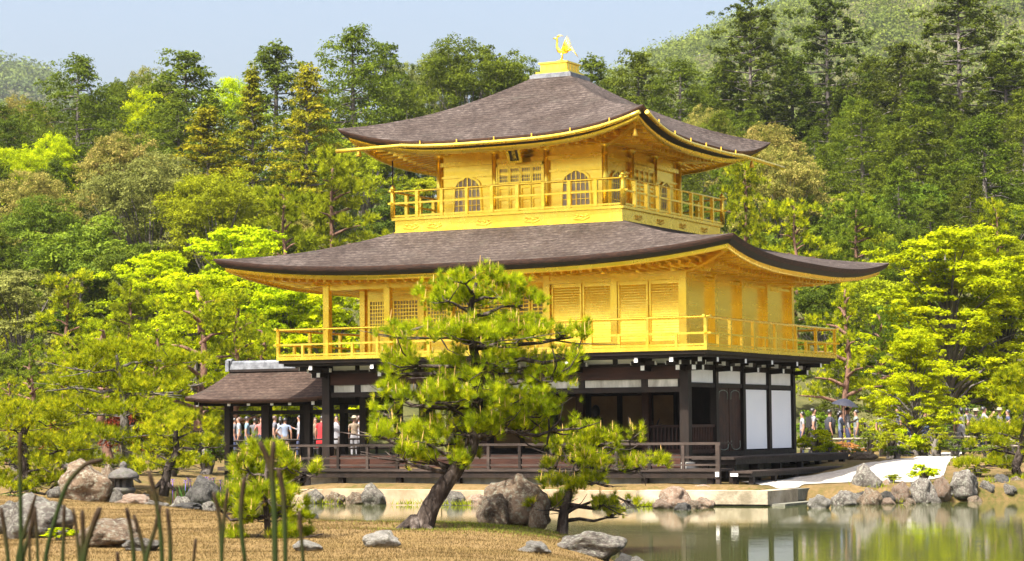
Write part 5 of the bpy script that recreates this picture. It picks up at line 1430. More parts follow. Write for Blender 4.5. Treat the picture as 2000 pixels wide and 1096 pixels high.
def gen_maple(seed, H=7, Rr=3.4):
    """fans of small leaves in overlapping flat sprays"""
    rg = np.random.default_rng(seed); lobes = []; br = []
    for i in range(84):
        t = (i + .5) / 84; z = H * (.20 + .78 * t); prof = math.sin(min(1, .28 + t * .9) * math.pi) ** .6 if t < .8 else math.sqrt(max(0, 1.02 - t)) * 1.6
        a = i * 2.399 + rg.normal() * .4; r = Rr * prof * (.35 + .62 * rg.random()); s = Rr * (.19 + .14 * rg.random())
        x, y = r * math.cos(a), r * math.sin(a)
        lobes.append((x, y, z, s * 1.15, s * 1.15, s * .46))
        if i % 2: br.append(([(0, 0, z * .55), (x * .45, y * .45, z * .85), (x, y, z - .05)], [.07, .04, .01]))
    V, t = lobes_to_cards(rg, lobes, 640, .06, .7, up=.9, shell=.5, tint_j=.2, outw=.6, sub=5)
    tr = [(0, 0, -1), (0, 0, 0), (.2, .1, H * .25), (.05, .15, H * .6), (0, .1, H * .9)]
    return np_mesh('crown', V, 4, t), wood_mesh('trunk', tr, [.2, .16, .13, .07, .02], br), H, Rr

def pads_needles(rg, pads, dens, nlen, nwid, per=16, upb=.75, spread=.95):
    """needle tufts over flat pads (x,y,z,rx,ry,rz); returns vertices, tint, tuft points"""
    P_, A_, T_, tuft = [], [], [], []
    for (x, y, z, rx, ry, rz) in pads:
        n = max(10, int(dens * rx * ry)); sub = max(3, int(n / 26))
        # sub clumps make the pad's outline uneven
        u = rg.random(sub) ** .5; th = rg.random(sub) * 6.283
        sc = np.stack([x + rx * u * np.cos(th), y + ry * u * np.sin(th), z + rz * (1 - u ** 2) * (rg.random(sub) * 1.1 - .35)], 1)
        k = rg.integers(0, sub, n); q_ = sc[k] + rg.normal(size=(n, 3)) * np.array([.16 * rx, .16 * ry, .30 * rz])
        out_ = (q_ - np.array([x, y, z - rz * 1.2])) / np.array([rx, ry, rz * 1.6]); out_ = unit(out_)
        ax = unit(out_ * .8 + rg.normal(size=(n, 3)) * .35 + np.array([0, 0, upb]))
        tc_ = np.clip(.45 + .34 * rg.normal(size=n), 0, 1)
        tuft.append(np.hstack([q_, ax]))
        P_.append(np.repeat(q_, per, 0)); A_.append(unit(np.repeat(ax, per, 0) * spread + rg.normal(size=(n * per, 3)) * .5)); T_.append(np.repeat(tc_, per) + rg.normal(size=n * per) * .1)
    P_ = np.vstack(P_); A_ = np.vstack(A_); T_ = np.clip(np.concatenate(T_), 0, 1)
    return needles(P_, A_, nlen, nwid, rg), T_, np.vstack(tuft)

def gen_padpine(seed, H=5, Rr=2.4, npad=14, dens=60, nl=.15, nw=.026, lean=.3):
    rg = np.random.default_rng(seed); pads = []; br = []
    tr = [(0, 0, -.6), (0, 0, 0), (lean * .6, .1, H * .3), (lean * .2, -.15, H * .55), (lean * .7, 0, H * .8), (lean * .5, 0, H * .95)]
    for i in range(npad):
        t = .30 + .70 * i / (npad - 1); a = i * 2.4 + rg.normal() * .4; r = Rr * (1.12 - t) * (.55 + .55 * rg.random()); z = H * t
        s = Rr * (.24 + .14 * rg.random()) * (1.25 - .5 * t); x, y = r * math.cos(a) + lean * .4, r * math.sin(a)
        pads.append((x, y, z, s * 1.15, s * 1.15, s * .36)); pads.append((x * .5, y * .5, z - .05, s * .7, s * .7, s * .28))
        br.append(([(lean * .4, 0, z - .35), (x * .5, y * .5, z - .12), (x, y, z - .06)], [.07, .045, .015]))
    V, t, _ = pads_needles(rg, pads, dens, nl, nw)
    return np_mesh('crown', V, 3, t), wood_mesh('trunk', tr, [.17, .15, .12, .10, .06, .03], br), H, Rr

t1 = time.time()
SP = {
    'cypress': [gen_cypress(11, 10, 3.3), gen_cypress(12, 10, 3.0, .14), gen_cypress(13, 10, 4.0, .25)],
    'cedar': [gen_cedar(21, 16, 4.3), gen_cedar(22, 16, 4.9, .28)],
    'sugi': [gen_sugi(31), gen_sugi(32, 10, 1.8)],
    'broad': [gen_broad(41), gen_broad(42, 7, 3.0, .8), gen_broad(43, 6, 3.4, .9, .07)],
    'wood': [gen_broad(44, 12, 4.6, 1.0, .075, 90, 560), gen_broad(45, 12, 5.0, .9, .075, 96, 560)],
    'maple': [gen_maple(51), gen_maple(52, 6.5, 3.6)],
    'padpine': [gen_padpine(61), gen_padpine(62, 5.5, 2.6, 16, lean=-.4), gen_padpine(63, 4.5, 2.7, 12, lean=.5)],
    'farpine': [gen_padpine(64, 8, 3.3, 22, 34, .24, .05), gen_padpine(65, 8, 3.0, 20, 34, .24, .05, -.5)],
}
print('crowns %.1fs' % (time.time() - t1), {k: [len(c[0].polygons) for c in v] for k, v in SP.items()})

def tree(name, kind, var, px, D, toprow, mat, bark, label, group, wscale=1.0, hmin=2.5, rz=None, z0=None):
    """tree standing on the terrain at distance D whose top reaches the given row of the calibrated view"""
    p = ground(px, D)
    if z0 is not None: p[2] = z0
    h = max(hmin, zrow(px, toprow, D) - p[2])
    if kind == 'broad' and h > 8: kind = 'wood'
    cr, wd, H, Rr = SP[kind][var % len(SP[kind])]; s = h / H
    e = empty(name, p, rz if rz is not None else random.random() * 6.28, label, 'tree', group)
    e.scale = (s * wscale, s * wscale, s)
    link_mat('trunk', wd, M[bark], e); link_mat('crown', cr, M[mat], e)
    return e

GH = 'trees on the wooded slope behind the pavilion'
# (name, kind, var, px, D, toprow, mat, bark, label, width factor)
HERO = [
 ('cypress_tree', 'cypress', 2, 150, 168, 118, 'hinoki', 'bark_grey', 'big dark cypress with a visible trunk rising on the far left skyline', 1.0),
 ('flowering_tree', 'broad', 0, 38, 176, 186, 'tan', 'bark_grey', 'tree with a tan blossoming crown at the left edge below the far hill', .62),
 ('broadleaf_tree', 'broad', 1, 240, 180, 150, 'hinoki', 'bark_grey', 'rounded dull green tree right of the big left cypress', .7),
 ('lime_tree', 'broad', 2, 290, 172, 168, 'lime', 'bark_grey', 'lime green crown glowing between the left skyline cypresses', .6),
 ('cypress_tree', 'cypress', 0, 362, 165, 108, 'hinoki', 'bark_grey', 'pointed dark cypress second from the left on the skyline', 1.25),
 ('broadleaf_tree', 'broad', 0, 290, 190, 130, 'grey_leaf', 'bark_grey', 'thin greyish tree on the skyline behind the lime crown', .55),
 ('lime_tree', 'broad', 1, 455, 178, 145, 'lime', 'bark_grey', 'lime green crown on the skyline right of the pointed cypress', .6),
 ('cypress_tree', 'cypress', 1, 540, 170, 88, 'hinoki', 'bark_grey', 'broad dark cypress on the skyline above the yellowish cedars', 1.15),
 ('cedar_tree', 'sugi', 1, 492, 150, 135, 'sugi_gold', 'bark_grey', 'slender olive gold cedar with a long bare stem left of the upper roof', .8),
 ('cedar_tree', 'sugi', 0, 600, 148, 130, 'sugi_gold', 'bark_grey', 'olive gold cedar nearest the left tip of the upper roof', .95),
 ('cedar_tree', 'sugi', 0, 404, 140, 215, 'sugi_gold', 'bark_grey', 'rounded olive gold cedar below the skyline at left', 1.25),
 ('cypress_tree', 'cypress', 2, 690, 172, 62, 'hinoki', 'bark_grey', 'tallest dark cypress left of the upper roof', 1.0),
 ('cypress_tree', 'cypress', 0, 755, 178, 90, 'hinoki', 'bark_grey', 'slim dark cypress just left of the upper roof slope', .9),
 ('broadleaf_tree', 'broad', 1, 800, 185, 112, 'grey_leaf', 'bark_grey', 'small greyish tree on the skyline left of the roof slope', .5),
 ('broadleaf_tree', 'broad', 0, 915, 175, 72, 'hinoki', 'bark_grey', 'broad dark tree on the skyline above the left roof slope', .9),
 ('broadleaf_tree', 'broad', 2, 868, 182, 92, 'grey_leaf', 'bark_grey', 'thin grey crown behind the broad tree above the roof slope', .45),
 ('broadleaf_tree', 'broad', 1, 1005, 180, 112, 'hinoki', 'bark_grey', 'dark tree left of the gilded bird', .7),
 ('cypress_tree', 'cypress', 1, 1160, 185, 112, 'hinoki', 'bark_grey', 'dark cypress just right of the gilded bird', 1.1),
 ('cypress_tree', 'cypress', 0, 1252, 178, 108, 'hinoki', 'bark_grey', 'pointed dark cypress above the right slope of the upper roof', 1.15),
 ('cypress_tree', 'cypress', 2, 1335, 176, 124, 'hinoki', 'bark_grey', 'dark cypress between the roof slope and the first tall cedar', 1.1),
 ('cedar_tree', 'cedar', 0, 1474, 186, 10, 'sugi', 'bark_grey', 'first tall cedar right of the upper roof with a bushy round top', .95),
 ('cedar_tree', 'cedar', 1, 1625, 184, 2, 'sugi', 'bark_grey', 'tall cedar with long bare trunk in the middle of the right hand group', .95),
 ('cedar_tree', 'cedar', 1, 1885, 180, -14, 'sugi', 'bark_grey', 'tallest dense dark cedar at the right', 1.1),
 ('cedar_tree', 'cedar', 0, 1975, 176, 95, 'sugi', 'bark_grey', 'dark cedar at the right edge beside the tallest one', 1.25),
 ('cypress_tree', 'cypress', 0, 1770, 178, 90, 'sugi', 'bark_grey', 'narrow cypress between the two tallest cedars', 1.2),
 ('cypress_tree', 'cypress', 2, 1705, 182, 118, 'sugi', 'bark_grey', 'dark cypress right of the bare trunked cedar', 1.0),
 ('cypress_tree', 'cypress', 1, 1555, 190, 108, 'sugi', 'bark_grey', 'dark cypress between the first two tall cedars', 1.1),
 ('cypress_tree', 'cypress', 1, 1420, 188, 118, 'sugi', 'bark_grey', 'dark cypress just left of the first tall cedar', 1.1),
 ('cypress_tree', 'cypress', 2, 1690, 160, 205, 'hinoki', 'bark_grey', 'mid height cypress under the bare trunked cedar', 1.0),
 ('cypress_tree', 'cypress', 0, 1800, 155, 215, 'hinoki', 'bark_grey', 'mid height cypress left of the tallest cedar base', 1.2),
 ('cypress_tree', 'cypress', 1, 1930, 150, 230, 'hinoki', 'bark_grey', 'mid height cypress near the right edge under the cedars', 1.2),
 ('flowering_tree', 'broad', 1, 1385, 168, 205, 'tan', 'bark_grey', 'tan crowned tree above the right tip of the upper roof', .5),
 ('flowering_tree', 'broad', 0, 1500, 145, 245, 'tan', 'bark_grey', 'greyish tan tree behind the gutter spout right of the upper roof', .8),
 ('flowering_tree', 'broad', 2, 1530, 138, 285, 'tan', 'bark_grey', 'lower tan tree under the gutter spout', .7),
 ('pine_tree', 'farpine', 0, 1455, 122, 325, 'pine', 'bark_red', 'bright layered pine right of the upper balcony', .75),
 ('pine_tree', 'farpine', 1, 1560, 118, 398, 'pine', 'bark_red', 'wide pine above the right end of the middle roof', .95),
 ('pine_tree', 'farpine', 0, 1680, 120, 390, 'pine_dark', 'bark_red', 'wide greyish green pine left of the lime maple', 1.0),
 ('pine_tree', 'farpine', 1, 1945, 118, 400, 'pine', 'bark_red', 'spiky pine high at the right edge above the maple', .8),
 ('maple_tree', 'maple', 0, 1855, 98, 455, 'lime', 'bark_grey', 'large glowing lime green maple right of the pavilion', 1.05),
 ('maple_tree', 'maple', 1, 1960, 101, 520, 'lime', 'bark_grey', 'lime green maple at the right edge beside the large one', .9),
 ('maple_tree', 'maple', 1, 1785, 81.5, 650, 'lime', 'bark_grey', 'lower lime maple hanging over the visitors', .75),
 ('pine_tree', 'padpine', 0, 1650, 93, 560, 'pine', 'bark_red', 'tall red trunked pine just right of the second storey', .75),
 ('pine_tree', 'padpine', 1, 1720, 96, 610, 'pine_dark', 'bark_red', 'dark pine between the red trunked pine and the maple', .8),
 ('pine_tree', 'farpine', 0, 655, 118, 305, 'olive', 'bark_red', 'broad yellowish pine left of the upper balcony', .95),
 ('pine_tree', 'farpine', 1, 560, 112, 375, 'olive', 'bark_red', 'yellow green pine above the left end of the middle roof', .9),
 ('maple_tree', 'maple', 0, 470, 108, 450, 'lime', 'bark_grey', 'lime green maple left of the middle roof tip', .9),
 ('maple_tree', 'maple', 1, 560, 100, 545, 'lime', 'bark_grey', 'lime green maple seen under the left end of the middle roof', .8),
 ('maple_tree', 'maple', 0, 640, 98, 560, 'lime', 'bark_grey', 'lime green maple seen through the open veranda', .8),
 ('maple_tree', 'maple', 1, 380, 98, 545, 'lime', 'bark_grey', 'lime green maple behind the garden pines at left', .85),
 ('pine_tree', 'padpine', 2, 385, 92, 560, 'pine', 'bark_red', 'wide garden pine above the small pavilion roof', 1.0),
 ('pine_tree', 'padpine', 0, 300, 90, 640, 'pine', 'bark_red', 'layered garden pine left of the small pavilion', 1.0),
 ('pine_tree', 'padpine', 1, 470, 94, 600, 'pine', 'bark_red', 'layered garden pine right behind the small pavilion ridge', .9),
 ('flowering_tree', 'broad', 2, 240, 140, 262, 'tan', 'bark_grey', 'tan brown crown below the lime crown at left', .75),
 ('broadleaf_tree', 'broad', 0, 290, 128, 300, 'grey_leaf', 'bark_grey', 'greyish crown with pale twigs in the left middle', .9),
 ('flowering_tree', 'broad', 1, 60, 135, 330, 'tan', 'bark_grey', 'tan tinged tree in the left middle', .7),
 ('broadleaf_tree', 'broad', 2, 80, 122, 385, 'oak', 'bark_grey', 'dark green bush like tree under the tan tinged tree at left', .8),
 ('lime_tree', 'broad', 1, 20, 150, 285, 'lime', 'bark_grey', 'lime green tree at the far left edge', .8),
 ('lime_tree', 'broad', 0, 95, 158, 262, 'lime', 'bark_grey', 'lime green crown beside the big left cypress trunk', .7),
 ('broadleaf_tree', 'broad', 1, 420, 125, 330, 'olive', 'bark_grey', 'olive crown under the rounded gold cedar', .8),
 ('broadleaf_tree', 'broad', 2, 160, 115, 445, 'oak', 'bark_grey', 'mid green rounded tree in the lower left slope', .9),
 ('broadleaf_tree', 'broad', 0, 270, 112, 480, 'oak', 'bark_grey', 'dark rounded tree behind the wide garden pines', .8),
 ('pine_tree', 'padpine', 1, 60, 95, 670, 'pine_dark', 'bark_red', 'dark pine with orange tinged shoots at the left edge', 1.0),
 ('pine_tree', 'padpine', 0, 130, 84, 690, 'pine', 'bark_red', 'layered garden pine between the left edge and the tallest garden pine', 1.0),
 ('pine_tree', 'padpine', 2, 215, 80, 640, 'pine', 'bark_red', 'wide yellowish pine spreading behind the tallest garden pine', 1.15),
 ('pine_tree', 'padpine', 1, 10, 82, 740, 'pine', 'bark_red', 'low layered pine at the very left edge', 1.0),
 ('pine_tree', 'padpine', 2, 520, 97, 640, 'pine', 'bark_red', 'pine just behind the ridge end of the small pavilion', .9),
 ('pine_tree', 'farpine', 1, 130, 104, 540, 'pine', 'bark_red', 'broad yellow green pine in the left middle ground', 1.0),
 ('pine_tree', 'farpine', 0, 250, 102, 560, 'olive', 'bark_red', 'broad golden pine above the layered garden pines', 1.0),
 ('maple_tree', 'maple', 0, 300, 106, 500, 'lime', 'bark_grey', 'lime green maple left of the other left hand maples', .8),
 ('broadleaf_tree', 'broad', 1, 40, 108, 520, 'grey_leaf', 'bark_grey', 'greyish green tree at the left edge above the garden pines', .9),
]
for (nm, kd, vr, px, D, tr_, mt, bk, lb, ws) in HERO:
    tree(nm, kd, vr, px, D, tr_, mt, bk, lb, GH, ws * (1.08 if kd in ('cypress', 'cedar') else 1.0))

# filler of the slope: every tree an individual, placed on a jittered grid; those wholly hidden are left out
kinds = [('cypress_tree', 'cypress', 'hinoki', 'dark cypress', .88), ('broadleaf_tree', 'broad', 'oak', 'mid green broadleaf tree', .85),
         ('broadleaf_tree', 'broad', 'olive', 'yellowish green broadleaf tree', .8), ('pine_tree', 'farpine', 'pine_dark', 'dull green pine', .9),
         ('lime_tree', 'broad', 'lime', 'lime green broadleaf tree', .7), ('flowering_tree', 'broad', 'tan', 'tan crowned tree', .7)]
BELT = {103: 'lowest', 110: 'lowest', 118: 'lower', 127: 'lower', 137: 'middle', 148: 'middle', 160: 'upper', 173: 'upper', 186: 'skyline', 197: 'skyline'}
ORD = 'first second third fourth fifth sixth seventh eighth ninth tenth eleventh twelfth thirteenth fourteenth fifteenth sixteenth seventeenth eighteenth nineteenth twentieth'.split()
ORD += ['twenty ' + w for w in ORD[:9]] + ['thirtieth']
rf = random.Random(5)
HIDDEN = set(HIDDEN_LIST)
FILL = []; fi = -1
for D, h0 in ((103, 4.0), (110, 5.0), (118, 5.6), (127, 6.3), (137, 7), (148, 7.6), (160, 8.0), (173, 7.6), (186, 7.4), (197, 7.6)):
    step = 92 * 110 / D * (1.12 if D > 150 else 1.0)
    px = -140 + rf.random() * step
    while px < 2150:
        Dj = D + rf.uniform(-3.5, 3.5); h = h0 * rf.uniform(.75, 1.2)
        if D < 150 and 620 < px < 1500:                         # hidden behind the pavilion
            px += step; continue
        right = px > 1380
        wts = ([.55, .22, .05, .15, .0, .03] if D > 135 else [.12, .3, .18, .35, .05, 0]) if right else ([.46, .16, .16, .08, .08, .06] if D > 135 else [.12, .18, .30, .22, .13, .05])
        i = rf.choices(range(6), wts)[0]; nm, kd, mt, lb, ws = kinds[i]
        vr = rf.randrange(len(SP[kd])); rz = rf.random() * 6.28; nx = step * rf.uniform(.75, 1.25); fi += 1
        if fi not in HIDDEN:
            p = ground(px, Dj); cr, wd, H, Rr = SP[kd][vr]; s = h * (1.15 if kd == 'cypress' else .85) / H
            e = empty(nm, p, rz, lb, 'tree', 'wooded slope: ' + lb + ('es' if lb.endswith('ess') else 's')); e.scale = (s * ws, s * ws, s)
            link_mat('trunk', wd, M['bark_grey'], e); link_mat('crown', cr, M[mt], e)
            FILL.append((fi, e, lb, BELT[D], px))
        px += nx
for lb in {f[2] for f in FILL}:
    for belt in set(BELT.values()):
        row = sorted((f for f in FILL if f[2] == lb and f[3] == belt), key=lambda f: f[4])
        for k, f in enumerate(row):
            f[1]['label'] = '%s, %s from the left in the %s belt of the wooded slope' % (lb, ORD[min(k, len(ORD) - 1)], belt)

# the wood goes on past both ends of the slope and behind the pavilion
rx = random.Random(9); seen = {}
for zone, spots in (('beyond the right end of the fence', [(px, D) for D in (100, 112, 126, 142, 160, 180) for px in (2190, 2330, 2480)]),
                    ('beyond the left garden bank', [(px, D) for D in (92, 106, 122, 140, 162, 184) for px in (-190, -330)]),
                    ('close behind the golden pavilion', [(px, D) for D in (108, 122, 138) for px in (800, 960, 1120, 1260, 1390)])):
    for px, D in spots:
        i = rx.choices(range(4), [.4, .25, .15, .2])[0]; nm, kd, mt, lb, ws = kinds[i]
        p = ground(px + rx.uniform(-50, 50), D + rx.uniform(-4, 4)); cr, wd, H, Rr = SP[kd][rx.randrange(len(SP[kd]))]; h = (7.5 if D > 115 else 5.5) * rx.uniform(.85, 1.15); s = h / H
        e = empty(nm, p, rx.random() * 6.28, '%s, %s nearest in the wood %s' % (lb, ORD[seen.setdefault((lb, zone), 0)], zone), 'tree', 'wood %s: %s' % (zone, lb)); e.scale = (s * ws, s * ws, s); seen[(lb, zone)] += 1
        link_mat('trunk', wd, M['bark_grey'], e); link_mat('crown', cr, M[mt], e)

# ------------------------------------------------------------------ far wooded hills (one mass each)
def far_woods(name, pxs, Ds, n, csz, leaf, mat, label, seed, per=210):
    rg = np.random.default_rng(seed)
    px = rg.uniform(pxs[0], pxs[1], n); D = np.sqrt(rg.uniform(Ds[0] ** 2, Ds[1] ** 2, n))
    X = CAM[0] + FW[0] * D + RT[0] * (px - 1000) / FPX * D; Y = CAM[1] + FW[1] * D + RT[1] * (px - 1000) / FPX * D
    Z = terrain(np.stack([X, Y], 1)); s = csz * (.7 + .7 * rg.random(n))
    lobes = np.stack([X, Y, Z + s * .8, s, s, s * 1.15], 1)
    V, t = lobes_to_cards(rg, lobes, per, leaf, .7, up=.5, shell=.8, tint_j=.16)
    o = link(name, np_mesh(name, V, 4, t), M[mat]); tag(o, label, 'woodland', kind='stuff')
M['far_right'] = leafmat('far hill foliage', (.06, .085, .014), (.12, .155, .02), .35, 0, 0, third=(.175, .21, .028))
M['far_left'] = leafmat('very far hill foliage', (.045, .07, .02), (.14, .18, .03), .3, 0, 0)
far_woods('far_woodland', (950, 2250), (680, 1060), 1600, 5.0, .5, 'far_right', 'hazy wooded hillside rising at the upper right', 3)
far_woods('far_woodland', (-260, 330), (1250, 1700), 450, 7.5, 1.1, 'far_left', 'bluish wooded hill far away at the left edge', 4)
print('trees %.1fs' % (time.time() - T0))
# ------------------------------------------------------------------ foreground pines built branch by branch
def px3(px, row, D, off=0.0):
    return np.array([*dep(px, D + off, 0)[:2], zrow(px, row, D + off)])

def hero_pine(label, base, D, trunk, trad, pads, seed, mat, nlen, nwid, dens, per, candles, bark='bark_pine', group=None, cand_len=.13):
    """trunk: (px,row,depth offset); pads: (px,row,half width px,half height px,depth offset)"""
    rg = np.random.default_rng(seed); rr = random.Random(seed)
    b0 = ground(*base)
    e = empty('pine_tree', b0, 0, label, 'tree', group)
    sc = D / FPX
    T = [px3(a, r_, D, o) - b0 for a, r_, o in trunk]; T[0][2] -= .25
    # finer trunk with bark relief
    tp = []; tr = []
    for i in range(len(T) - 1):
        for k in range(5):
            t = k / 5; tp.append(T[i] * (1 - t) + T[i + 1] * t); tr.append(trad[i] * (1 - t) + trad[i + 1] * t)
    tp.append(T[-1]); tr.append(trad[-1])
    for _ in range(2):
        tp = [tp[0]] + [(tp[i - 1] + 2 * tp[i] + tp[i + 1]) / 4 for i in range(1, len(tp) - 1)] + [tp[-1]]
    m_ = MB(); m_.tube(tp, tr, 14, jit=.13, rnd=rr)
    for k in range(6):                                            # root flare
        a = k * 1.05; c_ = Vector(tp[0]) + Vector((0, 0, .28)); m_.tube([c_ + Vector((0, 0, .16)), c_ + Vector((math.cos(a) * trad[0] * 1.3, math.sin(a) * trad[0] * 1.3, .0)), c_ + Vector((math.cos(a) * trad[0] * 2.6, math.sin(a) * trad[0] * 2.6, -.14))], [trad[0] * .5, trad[0] * .38, trad[0] * .12], 7)
    m_.build('trunk', M[bark], e)
    W = []; tpa = np.array(tp)
    for (a, r_, hw, hh, o) in pads:
        c = px3(a, r_, D, o) - b0; W.append((c[0], c[1], c[2], hw * sc * 1.05, hw * sc * .85, hh * sc * 1.25))
        q_ = c - np.array([0, 0, hh * sc * .5])
        below = tpa[tpa[:, 2] < q_[2] + .05]
        if len(below) == 0: below = tpa[:3]
        i = np.argmin(np.linalg.norm(below - q_, axis=1) + .3 * np.abs(below[:, 2] - (q_[2] - .18))); s = below[i]; L = np.linalg.norm(q_ - s)
        if L > .12:
            bm_ = MB(); m1 = s * .65 + q_ * .35 + rg.normal(size=3) * L * .07; m2 = s * .3 + q_ * .7 + rg.normal(size=3) * L * .07
            r0 = .022 + .020 * L
            bm_.tube([s, m1, m2, q_], [r0, r0 * .8, r0 * .6, r0 * .3], 7, jit=.15, rnd=rr)
            for k in range(6):
                d_ = rg.normal(size=3) * np.array([hw, hw, hh]) * sc * .8; bm_.tube([m2 * .4 + q_ * .6, q_ + d_ * .5, q_ + d_ + np.array([0, 0, hh * sc * .4])], [r0 * .4, r0 * .3, .004], 5)
            bm_.build('branch', M[bark], e)
    V, t, tuft = pads_needles(rg, W, dens, nlen, nwid, per, 1.0, 1.1)
    cr = np_mesh('crown', V, 3, t); link('crown', cr, M[mat], e)
    if candles:
        pick = tuft[rg.random(len(tuft)) < candles]
        cm = MB()
        for q_ in pick:
            L = cand_len * (.5 + .9 * rg.random()); d_ = Vector((rg.normal() * .10, rg.normal() * .10, 1)).normalized(); p = Vector(q_[:3])
            cm.tube([p, p + d_ * L * .6, p + d_ * L], [.009, .0085, .003], 4, cap=False)
        cm.build('candles', M['candle'], e, 'stuff')
    return e

hero_pine('leaning pine with broad green cloud shaped pads in the centre foreground', (805, 36.9), 36.9,
    [(806, 1036, 0), (838, 985, .05), (880, 925, .05), (916, 882, 0), (930, 820, .1), (932, 745, 0), (926, 690, -.05), (915, 640, 0), (920, 590, 0), (930, 552, 0)],
    [.195, .15, .13, .115, .095, .085, .075, .06, .045, .025],
    [(928, 548, 70, 26, 0), (870, 575, 62, 24, -.2), (985, 568, 52, 24, .2), (1020, 588, 44, 18, -.1), (925, 590, 80, 24, .5), (905, 540, 35, 20, -.4),
     (850, 648, 88, 26, -.2), (960, 642, 100, 26, .3), (1040, 648, 82, 24, -.2), (1105, 650, 42, 20, .1), (780, 645, 30, 14, .2), (930, 655, 70, 24, -.6),
     (800, 700, 62, 30, 0), (860, 715, 70, 26, .5), (1020, 712, 70, 30, .3), (1095, 712, 52, 40, -.1), (955, 700, 60, 26, -.4), (1075, 740, 55, 24, .2),
     (775, 765, 52, 26, .2), (835, 775, 72, 30, -.3), (920, 768, 72, 30, -.6), (985, 775, 80, 34, -.2), (1040, 800, 62, 32, .3), (880, 790, 80, 24, .6), (1085, 820, 48, 34, 0), (1010, 840, 60, 26, .5),
     (735, 838, 40, 20, .1), (790, 845, 64, 26, -.1), (860, 850, 80, 30, .2), (905, 835, 60, 24, -.4), (780, 885, 55, 22, -.3), (850, 895, 62, 20, -.1), (745, 800, 30, 16, .3), (890, 880, 40, 20, .3), (930, 690, 50, 24, .4), (900, 735, 50, 20, -.4), (930, 815, 60, 22, .4), (985, 820, 50, 20, -.4), (760, 725, 30, 16, .2), (1120, 690, 30, 18, .2)],
    71, 'pine', .115, .0064, 560, 40, .10, cand_len=.16)
hero_pine('small pine with low spreading pads at the water right of the leaning pine', (1092, 38.9), 38.9,
    [(1090, 1052, 0), (1096, 1000, 0), (1108, 960, .05), (1120, 915, 0), (1145, 880, 0), (1150, 860, 0)], [.10, .085, .07, .06, .04, .02],
    [(1100, 875, 48, 26, 0), (1150, 862, 58, 28, .2), (1205, 865, 46, 28, -.1), (1235, 850, 22, 24, .1), (1250, 905, 46, 15, .1), (1130, 905, 70, 24, -.2), (1190, 905, 60, 20, .2), (1075, 905, 34, 18, .2),
     (1110, 945, 60, 18, 0), (1165, 935, 40, 16, -.2), (1070, 985, 40, 16, -.1), (1120, 985, 52, 14, .2), (1185, 982, 38, 18, -.1), (1195, 1000, 28, 12, 0), (1225, 978, 20, 9, .1)],
    72, 'pine', .11, .0064, 600, 38, .13, cand_len=.15)
hero_pine('stout leaning pine stump trunk with one low branch beside the large boulder', (1026, 39.6), 39.6,
    [(1022, 1050, 0), (1035, 1020, 0), (1052, 995, 0), (1075, 975, .1)], [.11, .09, .07, .03], [(1080, 975, 34, 14, .1), (1060, 985, 20, 9, -.1)], 75, 'pine_dark', .10, .0075, 1300, 20, 0)
hero_pine('young bushy pine with upright candles at the lower left in front of the small pavilion', (520, 33.7), 33.7,
    [(522, 1075, 0), (520, 1020, 0), (515, 960, 0), (520, 910, 0), (522, 880, 0)], [.05, .045, .04, .03, .015],
    [(520, 888, 42, 30, 0), (480, 905, 28, 24, .1), (560, 900, 28, 24, -.1), (505, 925, 54, 24, .2), (568, 935, 34, 22, .1), (465, 955, 28, 20, .1), (520, 965, 62, 22, -.2), (565, 985, 34, 20, 0), (480, 995, 36, 20, -.1), (530, 1010, 62, 16, .2), (555, 1040, 50, 16, -.1), (490, 1045, 42, 14, .1), (430, 990, 28, 14, .1), (590, 1040, 30, 12, .2), (600, 920, 26, 14, 0)],
    73, 'pine', .12, .0072, 1000, 34, .13, cand_len=.12)
GP_ = 'garden pines on the far left bank'
hero_pine('garden pine with flat layered pads at the far left bank', (48, 62), 62, [(45, 938, 0), (52, 900, 0), (40, 860, .1), (55, 820, 0), (60, 800, 0)], [.16, .13, .11, .08, .03],
    [(60, 800, 75, 18, 0), (20, 830, 60, 18, -.4), (110, 822, 50, 14, .3), (50, 862, 90, 18, .5), (120, 870, 60, 16, -.3), (10, 900, 50, 16, 0), (90, 905, 70, 18, -.5), (60, 935, 90, 20, .4), (130, 935, 50, 16, 0), (20, 955, 60, 16, -.6)], 81, 'pine', .14, .016, 330, 18, 0, group=GP_)
hero_pine('tallest garden pine with wide yellowish pads behind the stone lantern', (245, 64.5), 64.5, [(250, 935, 0), (246, 880, 0), (242, 825, 0), (240, 770, .1), (230, 720, 0), (225, 690, 0)], [.15, .13, .12, .10, .07, .03],
    [(225, 688, 80, 18, 0), (170, 715, 65, 16, -.4), (290, 705, 70, 16, .4), (340, 700, 52, 14, .2), (220, 745, 90, 18, .6), (130, 750, 45, 14, .2), (300, 755, 74, 18, -.4), (370, 745, 40, 14, 0), (170, 795, 80, 18, .3), (260, 800, 80, 18, -.3), (320, 815, 60, 16, .4), (130, 835, 60, 16, 0), (200, 850, 70, 18, -.5), (290, 860, 60, 16, .3), (150, 890, 55, 16, .3), (210, 905, 50, 14, -.4)], 82, 'pine', .15, .016, 330, 18, 0, bark='bark_grey', group=GP_)
hero_pine('garden pine with golden green pads right of the stone lantern', (330, 62), 62, [(318, 950, 0), (325, 915, 0), (345, 885, .1), (340, 850, 0), (350, 825, 0)], [.14, .12, .10, .07, .03],
    [(350, 822, 66, 18, 0), (395, 835, 40, 16, .3), (310, 840, 50, 16, -.3), (350, 865, 76, 18, .4), (405, 865, 36, 14, -.2), (300, 880, 44, 16, .2), (335, 905, 66, 16, -.3), (290, 915, 36, 12, 0), (375, 900, 34, 12, .4)], 83, 'pine', .14, .016, 330, 18, .02, group=GP_)
